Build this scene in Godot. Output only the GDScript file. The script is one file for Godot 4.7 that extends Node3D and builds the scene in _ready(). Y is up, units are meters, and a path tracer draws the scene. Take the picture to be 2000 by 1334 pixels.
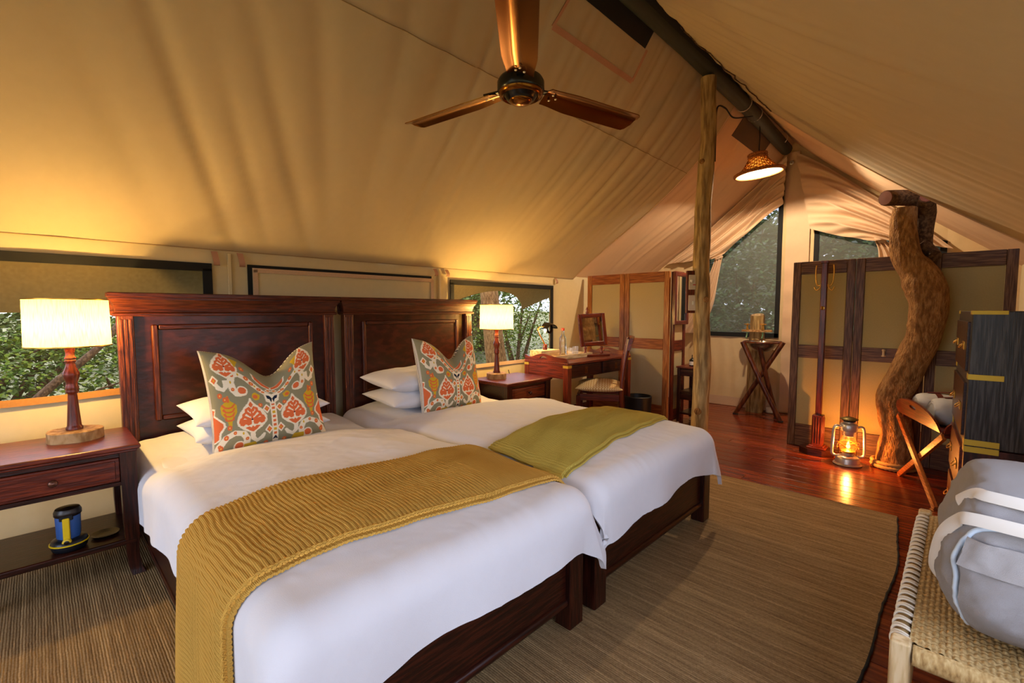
extends Node3D

# ---------------------------------------------------------------- mesh builder
class MB:
	var v := PackedVector3Array()
	var n := PackedVector3Array()
	var uv := PackedVector2Array()
	var idx := PackedInt32Array()
	var xf := Transform3D()

	func vert(p: Vector3, nn: Vector3, t := Vector2.ZERO) -> int:
		v.append(xf * p)
		n.append((xf.basis * nn).normalized())
		uv.append(t)
		return v.size() - 1

	func tri(a: int, b: int, c: int) -> void:
		var cr: Vector3 = (v[b] - v[a]).cross(v[c] - v[a])
		if cr.dot(n[a] + n[b] + n[c]) > 0.0:
			idx.append_array([a, c, b])
		else:
			idx.append_array([a, b, c])

	func quad(a: int, b: int, c: int, d: int) -> void:
		tri(a, b, c)
		tri(a, c, d)

	func flat(pts: Array, nn: Vector3) -> void:
		var k := []
		for p in pts:
			k.append(vert(p, nn, Vector2(p.x + p.z, p.y)))
		for i in range(1, k.size() - 1):
			tri(k[0], k[i], k[i + 1])

	# box with chamfered, softly shaded edges
	func box(c: Vector3, s: Vector3, bev := 0.004, b := Basis.IDENTITY) -> void:
		var h := s * 0.5
		bev = minf(bev, minf(h.x, minf(h.y, h.z)) * 0.9)
		var ids := {}
		for sx in [-1, 1]:
			for sy in [-1, 1]:
				for sz in [-1, 1]:
					for ax in 3:
						var p := Vector3(sx * (h.x - bev), sy * (h.y - bev), sz * (h.z - bev))
						var sg := [sx, sy, sz]
						p[ax] = sg[ax] * h[ax]
						var nn := Vector3.ZERO
						nn[ax] = sg[ax]
						var t := Vector2(p.x, p.y) if ax == 2 else (Vector2(p.z, p.y) if ax == 0 else Vector2(p.x, p.z))
						ids[[sx, sy, sz, ax]] = vert(c + b * p, b * nn, t)
		for ax in 3:
			var u: int = (ax + 1) % 3
			var w: int = (ax + 2) % 3
			for sa in [-1, 1]:
				var q := []
				for uw in [[-1, -1], [1, -1], [1, 1], [-1, 1]]:
					var sg := [0, 0, 0]
					sg[ax] = sa
					sg[u] = uw[0]
					sg[w] = uw[1]
					q.append(ids[[sg[0], sg[1], sg[2], ax]])
				quad(q[0], q[1], q[2], q[3])
			for su in [-1, 1]:
				for sw in [-1, 1]:
					var q2 := []
					for e in [[-1, u], [1, u], [1, w], [-1, w]]:
						var sg2 := [0, 0, 0]
						sg2[ax] = e[0]
						sg2[u] = su
						sg2[w] = sw
						q2.append(ids[[sg2[0], sg2[1], sg2[2], e[1]]])
					quad(q2[0], q2[1], q2[2], q2[3])
		for sx in [-1, 1]:
			for sy in [-1, 1]:
				for sz in [-1, 1]:
					tri(ids[[sx, sy, sz, 0]], ids[[sx, sy, sz, 1]], ids[[sx, sy, sz, 2]])

	# rectangular bar from a to b; w along side, h along up-ish
	func bar(a: Vector3, b: Vector3, w: float, h: float, up := Vector3.UP, bev := 0.003) -> void:
		var y := (b - a).normalized()
		var x := up.cross(y)
		if x.length() < 0.01:
			x = Vector3.RIGHT.cross(y)
		x = x.normalized()
		var z := x.cross(y)
		box((a + b) * 0.5, Vector3(w, (b - a).length(), h), bev, Basis(x, y, z))

	func tube(pts: Array, rads, sides := 10, caps := true) -> void:
		var np := pts.size()
		var t0: Vector3 = (pts[1] - pts[0]).normalized()
		var ref := Vector3.UP if absf(t0.y) < 0.9 else Vector3.RIGHT
		var x := ref.cross(t0).normalized()
		var base := v.size()
		var acc := 0.0
		for i in np:
			var t: Vector3 = (pts[mini(i + 1, np - 1)] - pts[maxi(i - 1, 0)]).normalized()
			x = (x - t * x.dot(t)).normalized()
			var y := t.cross(x)
			var r: float = rads[i] if rads is Array else rads
			if i > 0:
				acc += (pts[i] - pts[i - 1]).length()
			for k in sides + 1:
				var a := TAU * k / sides
				var d := x * cos(a) + y * sin(a)
				vert(pts[i] + d * r, d, Vector2(float(k) / sides, acc))
		for i in np - 1:
			for k in sides:
				var a2 := base + i * (sides + 1) + k
				quad(a2, a2 + 1, a2 + sides + 2, a2 + sides + 1)
		if caps:
			for e in [0, np - 1]:
				var t2: Vector3 = (pts[1] - pts[0]).normalized() * -1.0 if e == 0 else (pts[np - 1] - pts[np - 2]).normalized()
				var cc := vert(pts[e], t2)
				var prev := -1
				for k in sides + 1:
					var q := base + int(e) * (sides + 1) + k
					v.append(v[q])
					n.append((xf.basis * t2).normalized())
					uv.append(Vector2.ZERO)
					var cur := v.size() - 1
					if prev >= 0:
						tri(cc, prev, cur)
					prev = cur

	# profile [r, y] from bottom to top along the outside
	func lathe(prof: Array, sides := 24, at := Vector3.ZERO, b := Basis.IDENTITY) -> void:
		var m := prof.size()
		var sn := []
		for i in m - 1:
			var d := Vector2(prof[i + 1][0] - prof[i][0], prof[i + 1][1] - prof[i][1])
			sn.append(Vector2(d.y, -d.x).normalized() if d.length() > 1e-7 else Vector2.ZERO)
		for i in m - 1:
			if sn[i] == Vector2.ZERO:
				continue
			var na: Vector2 = sn[i]
			var nb: Vector2 = sn[i]
			if i > 0 and sn[i - 1].dot(sn[i]) > 0.6:
				na = (sn[i] + sn[i - 1]).normalized()
			if i < m - 2 and sn[i + 1].dot(sn[i]) > 0.6:
				nb = (sn[i] + sn[i + 1]).normalized()
			var base := v.size()
			for k in sides + 1:
				var a := TAU * k / sides
				var d3 := Vector3(cos(a), 0, sin(a))
				vert(at + b * (d3 * prof[i][0] + Vector3.UP * prof[i][1]), b * (d3 * na.x + Vector3.UP * na.y), Vector2(float(k) / sides, prof[i][1]))
				vert(at + b * (d3 * prof[i + 1][0] + Vector3.UP * prof[i + 1][1]), b * (d3 * nb.x + Vector3.UP * nb.y), Vector2(float(k) / sides, prof[i + 1][1]))
			for k in sides:
				var q := base + k * 2
				quad(q, q + 2, q + 3, q + 1)

	# smooth surface f(u, v) -> Vector3; hint picks the side that is the front
	func grid(nu: int, nv: int, f: Callable, hint: Vector3, g = null, ofs := 0.0) -> void:
		var base := v.size()
		var p := PackedVector3Array()
		p.resize((nu + 1) * (nv + 1))
		for j in nv + 1:
			for i in nu + 1:
				p[j * (nu + 1) + i] = f.call(float(i) / nu, float(j) / nv)
		var nn := PackedVector3Array()
		nn.resize(p.size())
		var total := Vector3.ZERO
		for j in nv + 1:
			for i in nu + 1:
				var du := p[j * (nu + 1) + mini(i + 1, nu)] - p[j * (nu + 1) + maxi(i - 1, 0)]
				var dv := p[mini(j + 1, nv) * (nu + 1) + i] - p[maxi(j - 1, 0) * (nu + 1) + i]
				var c := du.cross(dv)
				if c.length_squared() < 1e-16:
					c = Vector3.ZERO
				nn[j * (nu + 1) + i] = c.normalized()
				total += c
		var flip := -1.0 if total.dot(hint) < 0.0 else 1.0
		for j in nv + 1:
			for i in nu + 1:
				var k := j * (nu + 1) + i
				var t := Vector2(float(i) / nu, float(j) / nv)
				if g != null:
					t = g.call(t.x, t.y)
				vert(p[k] - nn[k] * flip * ofs, nn[k] * flip if ofs == 0.0 else nn[k] * -flip, t)
		for j in nv:
			for i in nu:
				var a := base + j * (nu + 1) + i
				quad(a, a + 1, a + nu + 2, a + nu + 1)

	# the same with a back face at the given thickness and closed edges
	func sheet(nu: int, nv: int, f: Callable, hint: Vector3, th: float, g = null) -> void:
		var b0 := v.size()
		grid(nu, nv, f, hint, g)
		var b1 := v.size()
		grid(nu, nv, f, hint, g, th)
		var rim := []
		for i in nu:
			rim.append(i)
		for j in nv:
			rim.append(j * (nu + 1) + nu)
		for i in nu:
			rim.append(nv * (nu + 1) + nu - i)
		for j in nv:
			rim.append((nv - j) * (nu + 1))
		var mid := (v[b0] + v[b0 + nu] + v[b0 + nv * (nu + 1)] + v[b1 - 1]) * 0.25
		var inv := xf.affine_inverse()
		for k in rim.size():
			var a: int = rim[k]
			var c: int = rim[(k + 1) % rim.size()]
			var e := (v[c] - v[a])
			var nn := e.cross(n[b0 + a]).normalized()
			if nn.dot((v[a] + v[c]) * 0.5 - mid) < 0.0:
				nn = -nn
			var q := []
			for w in [b0 + a, b0 + c, b1 + c, b1 + a]:
				v.append(v[w])
				n.append(nn)
				uv.append(uv[w])
				q.append(v.size() - 1)
			quad(q[0], q[1], q[2], q[3])

	# flat outline (x, y) pulled along z, with a chamfer-less edge
	func prism(poly: PackedVector2Array, z0: float, z1: float) -> void:
		var t := Geometry2D.triangulate_polygon(poly)
		for s in [[z1, Vector3.BACK], [z0, Vector3.FORWARD]]:
			var b := v.size()
			for q in poly:
				vert(Vector3(q.x, q.y, s[0]), s[1], q)
			for i in range(0, t.size(), 3):
				tri(b + t[i], b + t[i + 1], b + t[i + 2])
		var area := 0.0
		var m := poly.size()
		for i in m:
			area += poly[i].cross(poly[(i + 1) % m])
		for i in m:
			var a := poly[i]
			var c := poly[(i + 1) % m]
			var d := (c - a).normalized()
			var nn := Vector3(d.y, -d.x, 0) * signf(area)
			var q := [vert(Vector3(a.x, a.y, z0), nn, a), vert(Vector3(c.x, c.y, z0), nn, c), vert(Vector3(c.x, c.y, z1), nn, c), vert(Vector3(a.x, a.y, z1), nn, a)]
			quad(q[0], q[1], q[2], q[3])

	func mesh() -> ArrayMesh:
		var a := []
		a.resize(Mesh.ARRAY_MAX)
		a[Mesh.ARRAY_VERTEX] = v
		a[Mesh.ARRAY_NORMAL] = n
		a[Mesh.ARRAY_TEX_UV] = uv
		a[Mesh.ARRAY_INDEX] = idx
		var m := ArrayMesh.new()
		m.add_surface_from_arrays(Mesh.PRIMITIVE_TRIANGLES, a)
		return m

# ---------------------------------------------------------------- scene helpers
var M := {}
var tex_cache := {}

func numbered(called: String, parent: Node) -> String:
	if not parent.has_node(called):
		return called
	var k := 1
	while parent.has_node("%s_%03d" % [called, k]):
		k += 1
	return "%s_%03d" % [called, k]

func tag(o: Node, label: String, category: String, group := "") -> Node:
	o.set_meta("label", label)
	o.set_meta("category", category)
	if group != "":
		o.set_meta("group", group)
	return o

func thing(called: String, label: String, category: String, at := Vector3.ZERO, turn := 0.0, group := "") -> Node3D:
	var o := Node3D.new()
	o.name = numbered(called, self)
	add_child(o, true)
	o.position = at
	o.rotation.y = turn
	tag(o, label, category, group)
	return o

func put(called: String, mesh, material: Material, parent: Node = self) -> MeshInstance3D:
	var o := MeshInstance3D.new()
	o.name = numbered(called, parent)
	o.mesh = mesh.mesh() if mesh is MB else mesh
	o.material_override = material
	parent.add_child(o, true)
	return o

func solo(called: String, mesh, material: Material, label: String, category: String, group := "") -> MeshInstance3D:
	var o := put(called, mesh, material)
	tag(o, label, category, group)
	return o

func struct(called: String, mesh, material: Material) -> MeshInstance3D:
	var o := put(called, mesh, material)
	o.set_meta("kind", "structure")
	return o

func struct_root(called: String) -> Node3D:
	var o := Node3D.new()
	o.name = numbered(called, self)
	add_child(o, true)
	o.set_meta("kind", "structure")
	return o

func smooth_path(pts: Array, per := 6) -> Array:
	var out := []
	for i in pts.size() - 1:
		var a: Vector3 = pts[maxi(i - 1, 0)]
		var b: Vector3 = pts[i]
		var c: Vector3 = pts[i + 1]
		var d: Vector3 = pts[mini(i + 2, pts.size() - 1)]
		for k in per:
			out.append(b.cubic_interpolate(c, a, d, float(k) / per))
	out.append(pts[-1])
	return out

func lerp_list(vals: Array, per := 6) -> Array:
	var out := []
	for i in vals.size() - 1:
		for k in per:
			out.append(lerpf(vals[i], vals[i + 1], float(k) / per))
	out.append(vals[-1])
	return out

# ---------------------------------------------------------------- materials
func noise_img(freq: float, sd: int, ramp: Array, oct := 4, kind := FastNoiseLite.TYPE_SIMPLEX_SMOOTH, size := 512) -> NoiseTexture2D:
	var key := [freq, sd, ramp, oct, kind, size]
	if tex_cache.has(key):
		return tex_cache[key]
	var nz := FastNoiseLite.new()
	nz.seed = sd
	nz.noise_type = kind
	nz.frequency = freq
	nz.fractal_octaves = oct
	var t := NoiseTexture2D.new()
	t.width = size
	t.height = size
	t.seamless = true
	t.noise = nz
	if ramp.size() > 0:
		var g := Gradient.new()
		var offs := PackedFloat32Array()
		var cols := PackedColorArray()
		for r in ramp:
			offs.append(r[0])
			cols.append(r[1])
		g.offsets = offs
		g.colors = cols
		t.color_ramp = g
	tex_cache[key] = t
	return t

func plain(col: Color, rough := 0.8, metal := 0.0) -> StandardMaterial3D:
	var m := StandardMaterial3D.new()
	m.albedo_color = col
	m.roughness = rough
	m.metallic = metal
	return m

func lin(r: float, g: float, b: float) -> Color:
	return Color(r, g, b).linear_to_srgb()

# wood with the grain along one axis: dark to light colours (sRGB)
func wood(c0: Color, c1: Color, c2: Color, axis: int, rough := 0.35, coat := 0.3, ofs := 0.0, along := 0.7, across := 5.0) -> StandardMaterial3D:
	var m := StandardMaterial3D.new()
	m.albedo_texture = noise_img(0.012, 11, [[0.0, c0], [0.35, c0.lerp(c1, 0.6)], [0.5, c1], [0.66, c1.lerp(c2, 0.7)], [1.0, c2]], 5)
	m.uv1_triplanar = true
	var s := Vector3(across, across, across)
	s[axis] = along
	m.uv1_scale = s
	m.uv1_offset = Vector3(ofs, ofs * 1.7, ofs * 0.6)
	m.roughness = rough
	m.metallic_specular = 0.36
	m.heightmap_enabled = true
	m.heightmap_texture = noise_img(0.03, 5, [], 4)
	m.heightmap_scale = 0.06
	if coat > 0.0:
		m.clearcoat_enabled = true
		m.clearcoat = coat * 0.5
		m.clearcoat_roughness = 0.2
	return m

func cloth(col: Color, freq := 0.03, var_amt := 0.06, relief := 0.1, scale := 4.0) -> StandardMaterial3D:
	var m := StandardMaterial3D.new()
	m.albedo_texture = noise_img(freq, 3, [[0.0, col.darkened(var_amt)], [1.0, col.lightened(var_amt * 0.6)]], 4)
	m.uv1_triplanar = true
	m.uv1_scale = Vector3.ONE * scale
	m.roughness = 0.95
	m.metallic_specular = 0.25
	if relief > 0.0:
		m.heightmap_enabled = true
		m.heightmap_texture = noise_img(0.35, 8, [], 2)
		m.heightmap_scale = relief
	return m

func C(h: String) -> Color:
	return Color(h)

# ---------------------------------------------------------------- scene
const EAVE_Y := 1.585
const EAVE_Z := -0.2
const RIDGE_Y := 3.12
const RIDGE_Z := 1.62
const FAR_Z := 3.44
const X0 := -2.4
const SEAM_X := 4.417
const END_X := 6.15

func _ready() -> void:
	setup_view()
	make_materials()
	build_floor()
	build_walls()
	build_roof()
	build_gable()
	build_poles()
	build_rug()
	build_beds()
	build_bedside()
	build_desk_corner()
	build_bathroom()
	build_right_side()
	build_bench()
	build_fan()
	build_outside()

func setup_view() -> void:
	var cam := Camera3D.new()
	cam.name = "camera"
	var yaw := 0.7989
	var pitch := 0.0669
	var f := Vector3(sin(yaw) * cos(pitch), -sin(pitch), -cos(yaw) * cos(pitch))
	var r := Vector3(cos(yaw), 0, sin(yaw))
	cam.transform = Transform3D(Basis(r, r.cross(f), -f), Vector3(0, 1.215, 3.093))
	cam.fov = rad_to_deg(2.0 * atan(667.0 / 903.6))
	cam.near = 0.05
	cam.far = 200.0
	cam.current = true
	add_child(cam)
	var we := WorldEnvironment.new()
	we.name = "world"
	var e := Environment.new()
	e.background_mode = Environment.BG_SKY
	var sky := Sky.new()
	var sm := ProceduralSkyMaterial.new()
	sm.sky_top_color = Color(0.80, 0.85, 0.96)
	sm.sky_horizon_color = Color(0.88, 0.91, 0.98)
	sm.ground_bottom_color = Color(0.30, 0.30, 0.24)
	sm.ground_horizon_color = Color(0.7, 0.72, 0.7)
	sm.energy_multiplier = SKY
	sky.sky_material = sm
	e.sky = sky
	e.tonemap_mode = Environment.TONE_MAPPER_LINEAR
	e.tonemap_exposure = 1.22
	e.sdfgi_enabled = true
	e.ssao_enabled = true
	e.ssil_enabled = true
	we.environment = e
	add_child(we)

const SKY := 5.0
const LAMP := 0.56

func make_materials() -> void:
	M.canvas = cloth(C("c0ab89"), 0.02, 0.018, 0.02, 1.5)
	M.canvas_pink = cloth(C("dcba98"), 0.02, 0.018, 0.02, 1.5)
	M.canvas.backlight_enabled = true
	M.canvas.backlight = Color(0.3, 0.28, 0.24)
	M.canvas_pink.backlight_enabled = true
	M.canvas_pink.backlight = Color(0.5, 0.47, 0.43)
	M.canvas_wall = cloth(C("d0bc92"), 0.02, 0.018, 0.02, 1.5)
	M.canvas_end = cloth(C("cfb286"), 0.02, 0.018, 0.02, 1.5)
	M.canvas_tape = cloth(C("cba888"), 0.05, 0.05, 0.03, 3.0)
	M.canvas_hem = cloth(C("a8743e"), 0.05, 0.05, 0.03, 3.0)
	M.fly = cloth(C("8d7a58"), 0.03, 0.08, 0.05, 2.0)
	M.black = plain(Color(0.025, 0.022, 0.022), 0.85)
	M.black_gloss = plain(Color(0.02, 0.018, 0.016), 0.25)
	M.vent = plain(Color(0.11, 0.075, 0.055), 0.9)
	M.thread = plain(Color(0.62, 0.51, 0.36), 0.9)
	var s1 := plain(Color(0.05, 0.055, 0.05, 0.16), 0.9)
	s1.transparency = BaseMaterial3D.TRANSPARENCY_ALPHA
	M.screen_thin = s1
	var s2 := plain(Color(0.40, 0.41, 0.39, 0.55), 0.9)
	s2.transparency = BaseMaterial3D.TRANSPARENCY_ALPHA
	M.screen_grey = s2
	M.mahog_x = wood(C("180704"), C("2a0d06"), C("3e170b"), 0, 0.34, 0.35, 0.0, 0.7, 11.0)
	M.mahog_y = wood(C("180704"), C("2a0d06"), C("3e170b"), 1, 0.34, 0.35, 0.0, 0.7, 11.0)
	M.mahog_z = wood(C("180704"), C("2a0d06"), C("3e170b"), 2, 0.34, 0.35, 0.0, 0.7, 11.0)
	M.head_x = wood(C("240a05"), C("3e160a"), C("582713"), 0, 0.36, 0.3, 0.0, 0.9, 15.0)
	M.head_y = wood(C("2a0d06"), C("4a1e0d"), C("683217"), 1, 0.36, 0.3, 0.0, 0.9, 15.0)
	M.head_panel = wood(C("250a05"), C("330e06"), C("44170b"), 0, 0.34, 0.4, 0.0, 1.2, 2.6)
	M.red_x = wood(C("3c130a"), C("5a1f0f"), C("742d15"), 0, 0.33, 0.4, 0.0, 0.7, 9.0)
	M.red_y = wood(C("3c130a"), C("5a1f0f"), C("742d15"), 1, 0.33, 0.4, 0.0, 0.7, 9.0)
	M.red_z = wood(C("3c130a"), C("5a1f0f"), C("742d15"), 2, 0.33, 0.4, 0.0, 0.7, 9.0)
	M.stand_x = wood(C("74340f"), C("a05220"), C("bc7034"), 0, 0.35, 0.3, 0.0, 0.7, 9.0)
	M.oak_y = wood(C("7c4620"), C("9a5c2c"), C("b47640"), 1, 0.45, 0.15, 0.0, 0.7, 9.0)
	M.oak_z = wood(C("6e3718"), C("8e4c22"), C("a66430"), 2, 0.45, 0.15, 0.0, 0.7, 9.0)
	M.oak_x = wood(C("6e3718"), C("8e4c22"), C("a66430"), 0, 0.45, 0.15, 0.0, 0.7, 9.0)
	M.dusk_y = wood(C("44291a"), C("60402a"), C("7c5a3e"), 1, 0.5, 0.1, 0.0, 0.7, 11.0)
	M.dusk_z = wood(C("44291a"), C("60402a"), C("7c5a3e"), 2, 0.5, 0.1, 0.0, 0.7, 11.0)
	M.ebony = wood(C("141110"), C("2c2827"), C("454140"), 1, 0.40, 0.3, 0.3, 0.6, 11.0)
	M.ebony_low = wood(C("180a08"), C("341612"), C("4c241c"), 1, 0.45, 0.2, 0.1, 0.8, 4.0)
	M.pale_x = wood(C("a98a5e"), C("c8ab7c"), C("dcc49a"), 0, 0.6, 0.0)
	M.pale_rail = wood(C("7d6138"), C("9c7f50"), C("b4986a"), 0, 0.6, 0.0)
	M.pale_y = wood(C("a98a5e"), C("c8ab7c"), C("dcc49a"), 1, 0.6, 0.0)
	M.slab_side = wood(C("8a6238"), C("ad8552"), C("c9a474"), 1, 0.8, 0.0, 0.2, 1.5, 4.0)
	M.slab_top = wood(C("7a5330"), C("a87a48"), C("c39a66"), 0, 0.6, 0.0, 0.5, 4.0, 4.0)
	M.post = wood(C("5a4226"), C("9c7e4e"), C("c0a26c"), 1, 0.75, 0.0, 0.1, 0.55, 4.0)
	M.post.heightmap_scale = 0.5
	M.bark = wood(C("6b4723"), C("98693a"), C("ba8c56"), 1, 0.9, 0.0, 0.6, 1.6, 5.5)
	M.bark.heightmap_texture = noise_img(0.03, 21, [], 5, FastNoiseLite.TYPE_SIMPLEX)
	M.bark.heightmap_scale = 1.6
	M.bark_dark = wood(C("2c1c10"), C("54381f"), C("7a5c3e"), 1, 0.9, 0.0, 0.4, 5.0, 6.0)
	M.cutwood = plain(Color(0.45, 0.22, 0.12), 0.7)
	M.tripod = wood(C("2c1007"), C("4c1f0e"), C("763f1e"), 1, 0.35, 0.3, 0.2, 0.8, 4.0)
	M.brass = plain(Color(0.78, 0.58, 0.25), 0.28, 0.95)
	M.brass_flat = plain(Color(0.74, 0.62, 0.2), 0.5, 0.55)
	M.bronze = plain(Color(0.50, 0.31, 0.10), 0.2, 0.95)
	M.bronze_dark = plain(Color(0.07, 0.028, 0.012), 0.22, 0.6)
	M.steel = plain(Color(0.80, 0.77, 0.72), 0.38, 0.7)
	M.white = cloth(C("dcdadd"), 0.01, 0.012, 0.04, 2.0)
	M.white.rim_enabled = true
	M.white.rim = 0.2
	M.sheet = M.white
	M.leather = plain(Color(0.36, 0.1, 0.05), 0.5)
	M.towel = cloth(C("e8e2da"), 0.3, 0.05, 0.5, 6.0)
	M.ribbon = plain(Color(0.68, 0.5, 0.4), 0.8)
	M.white_plastic = plain(Color(0.82, 0.74, 0.62), 0.5)
	M.glass = StandardMaterial3D.new()
	M.glass.albedo_color = Color(1, 1, 1, 0.06)
	M.glass.roughness = 0.02
	M.glass.transparency = BaseMaterial3D.TRANSPARENCY_ALPHA
	M.water_glass = StandardMaterial3D.new()
	M.water_glass.albedo_color = Color(1, 1, 1, 0.03)
	M.water_glass.roughness = 0.03
	M.water_glass.refraction_enabled = true
	M.water_glass.refraction_scale = 0.04
	M.mirror = plain(Color(0.86, 0.87, 0.85), 0.03, 1.0)
	M.rope = cloth(C("b98f55"), 0.2, 0.1, 0.3, 8.0)

# ---------------------------------------------------------------- floor
func build_floor() -> void:
	var fl := struct_root("floor")
	var base := MB.new()
	base.box(Vector3((X0 + END_X) * 0.5 + 0.1, -0.08, 1.62), Vector3(END_X - X0 + 0.6, 0.10, 4.0), 0.002)
	put("deck", base, M.black, fl)
	var mats := []
	for k in 6:
		var cs := [[C("541c0b"), C("6c2810"), C("84381a")], [C("5a200d"), C("762f13"), C("8e4220")], [C("4a180a"), C("60220d"), C("783216")]]
		var c: Array = cs[k % 3]
		var w := wood(c[0], c[1], c[2], 2, 0.23, 0.25, k * 0.37, 0.45, 4.5)
		w.heightmap_scale = 0.02
		mats.append(w)
	var rng := RandomNumberGenerator.new()
	rng.seed = 4
	var w := 0.118
	var x := X0
	var i := 0
	var meshes := {}
	while x < END_X:
		var cut := -0.2 + 3.64 * (0.25 + 0.5 * rng.randf())
		if i % 3 == 0:
			cut = FAR_Z
		for seg in [[EAVE_Z, cut], [cut, FAR_Z]]:
			if seg[1] - seg[0] < 0.05:
				continue
			var mb := MB.new()
			mb.box(Vector3.ZERO, Vector3(w - 0.003, 0.03, seg[1] - seg[0] - 0.002), 0.0025)
			var p := put("plank", mb, mats[rng.randi() % 6], fl)
			p.position = Vector3(x + w * 0.5, -0.015 + rng.randf_range(-0.0008, 0.0), (seg[0] + seg[1]) * 0.5)
		x += w
		i += 1

# ---------------------------------------------------------------- canvas walls
func cells(mb: MB, xs: Array, ys: Array, holes: Array, f: Callable, hint: Vector3, th: float) -> void:
	for i in xs.size() - 1:
		for j in ys.size() - 1:
			var cx: float = (xs[i] + xs[i + 1]) * 0.5
			var cy: float = (ys[j] + ys[j + 1]) * 0.5
			var skip := false
			for h in holes:
				if cx > h[0] and cx < h[1] and cy > h[2] and cy < h[3]:
					skip = true
			if skip:
				continue
			var a: float = xs[i]
			var b: float = xs[i + 1]
			var c: float = ys[j]
			var d: float = ys[j + 1]
			var nu := maxi(1, int((b - a) / 0.08))
			var nv := maxi(1, int((d - c) / 0.08))
			var q := func(u: float, v: float) -> Vector3: return f.call(lerpf(a, b, u), lerpf(c, d, v))
			mb.grid(nu, nv, q, hint)
			mb.grid(nu, nv, q, hint, null, th)

func frame_strip(mb: MB, pts: Array, w: float, nrm: Vector3, closed := true) -> void:
	for i in pts.size() - (0 if closed else 1):
		mb.bar(pts[i], pts[(i + 1) % pts.size()], 0.006, w, nrm.cross(pts[(i + 1) % pts.size()] - pts[i]).normalized(), 0.001)

func build_walls() -> void:
	var nz := FastNoiseLite.new()
	nz.seed = 5
	nz.frequency = 0.9
	var back := struct_root("wall_back")
	var holes := [[-0.95, 0.72, 0.775, 1.46], [2.62, 4.0, 0.69, 1.455]]
	var mb := MB.new()
	var wav := func(x: float, y: float) -> Vector3: return Vector3(x, y, EAVE_Z - 0.008 + nz.get_noise_2d(x * 2.0, y) * 0.008)
	cells(mb, [X0, -0.95, 0.72, 2.62, 4.0, END_X], [0.0, 0.69, 0.775, 1.455, 1.46, EAVE_Y + 0.03], holes, wav, Vector3.BACK, 0.012)
	put("canvas_panel", mb, M.canvas_wall, back)
	# eave seam, join seams and ribbon loops
	var eb := MB.new()
	eb.tube([Vector3(X0, EAVE_Y, EAVE_Z + 0.004), Vector3(SEAM_X, EAVE_Y, EAVE_Z + 0.002)], 0.003, 6)
	put("eave_seam", eb, M.thread, back)
	for sx in [0.856, 2.478]:
		var s := MB.new()
		s.box(Vector3(sx, 0.80, EAVE_Z + 0.004), Vector3(0.022, 1.54, 0.008), 0.003)
		put("join_seam", s, M.canvas_wall, back)
	for p in [[0.775, 0.085], [0.915, 0.085], [2.42, 0.06], [2.545, 0.06], [4.075, 0.06], [-0.62, 0.08]]:
		var l := MB.new()
		var px: float = p[0]
		var h: float = p[1]
		l.sheet(2, 12, func(u: float, v: float) -> Vector3:
			var a := v * PI
			return Vector3(px + (u - 0.5) * 0.034 + 0.012 * v, EAVE_Y - 0.01 - sin(a * 0.5) * h * (1.0 if v < 0.9 else 1.0), EAVE_Z + 0.006 + 0.022 * sin(a)), Vector3.BACK, 0.002)
		put("ribbon_loop", l, M.ribbon, back)
	var sk := MB.new()
	sk.box(Vector3((X0 + END_X) * 0.5, 0.045, EAVE_Z + 0.006), Vector3(END_X - X0, 0.09, 0.012), 0.003)
	struct("baseboard_back", sk, M.red_x)
	# window 1: behind the left lamp
	window_back("window", -0.95, 0.72, 0.775, 1.46, true)
	# window 2: closed flap between the headboards
	var w2 := struct_root("window_2")
	var b2 := MB.new()
	b2.box(Vector3(1.67, 0.95, EAVE_Z + 0.006), Vector3(1.43, 1.115, 0.006), 0.001)
	put("hook_tape_border", b2, M.black, w2)
	var f2 := MB.new()
	f2.sheet(40, 30, func(u: float, v: float) -> Vector3: return Vector3(lerpf(0.982, 2.40, u), lerpf(0.38, 1.488 - 0.01 * sin(u * PI), v), EAVE_Z + 0.016 + nz.get_noise_2d(u * 4.0, v * 2.0) * 0.006), Vector3.BACK, 0.003)
	put("closed_flap", f2, M.canvas_wall, w2)
	var t2 := MB.new()
	for seg in [[Vector3(0.997, 0.4, EAVE_Z + 0.021), Vector3(0.997, 1.477, EAVE_Z + 0.021)], [Vector3(0.985, 1.472, EAVE_Z + 0.021), Vector3(2.39, 1.472, EAVE_Z + 0.021)], [Vector3(2.382, 0.4, EAVE_Z + 0.021), Vector3(2.382, 1.477, EAVE_Z + 0.021)]]:
		t2.bar(seg[0], seg[1], 0.004, 0.03, (seg[1] - seg[0]).cross(Vector3.BACK).normalized(), 0.001)
	put("flap_tape", t2, M.canvas_tape, w2)
	window_back("window", 2.62, 4.0, 0.69, 1.455, false)
	# right wall, with two open screened windows near the camera
	var rw := MB.new()
	var rwav := func(x: float, y: float) -> Vector3: return Vector3(x, y, FAR_Z + 0.008 + nz.get_noise_2d(x * 2.0, y + 9.0) * 0.008)
	cells(rw, [X0, -2.0, -0.3, 0.1, 1.9, END_X], [0.0, 0.65, 1.42, EAVE_Y + 0.03], [[-2.0, -0.3, 0.65, 1.42], [0.1, 1.9, 0.65, 1.42]], rwav, Vector3.FORWARD, 0.012)
	struct("wall_right", rw, M.canvas_wall)
	# front gable with its wide open doorway
	var fw := MB.new()
	var fwav := func(z: float, v: float) -> Vector3: return Vector3(X0, v * roof_y(z), z)
	cells(fw, [EAVE_Z - 0.04, 0.25, 2.9, FAR_Z + 0.04], [0.0, 0.76, 1.0], [[0.25, 2.9, 0.0, 0.76]], fwav, Vector3.RIGHT, 0.012)
	struct("wall_front", fw, M.canvas_wall)

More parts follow.
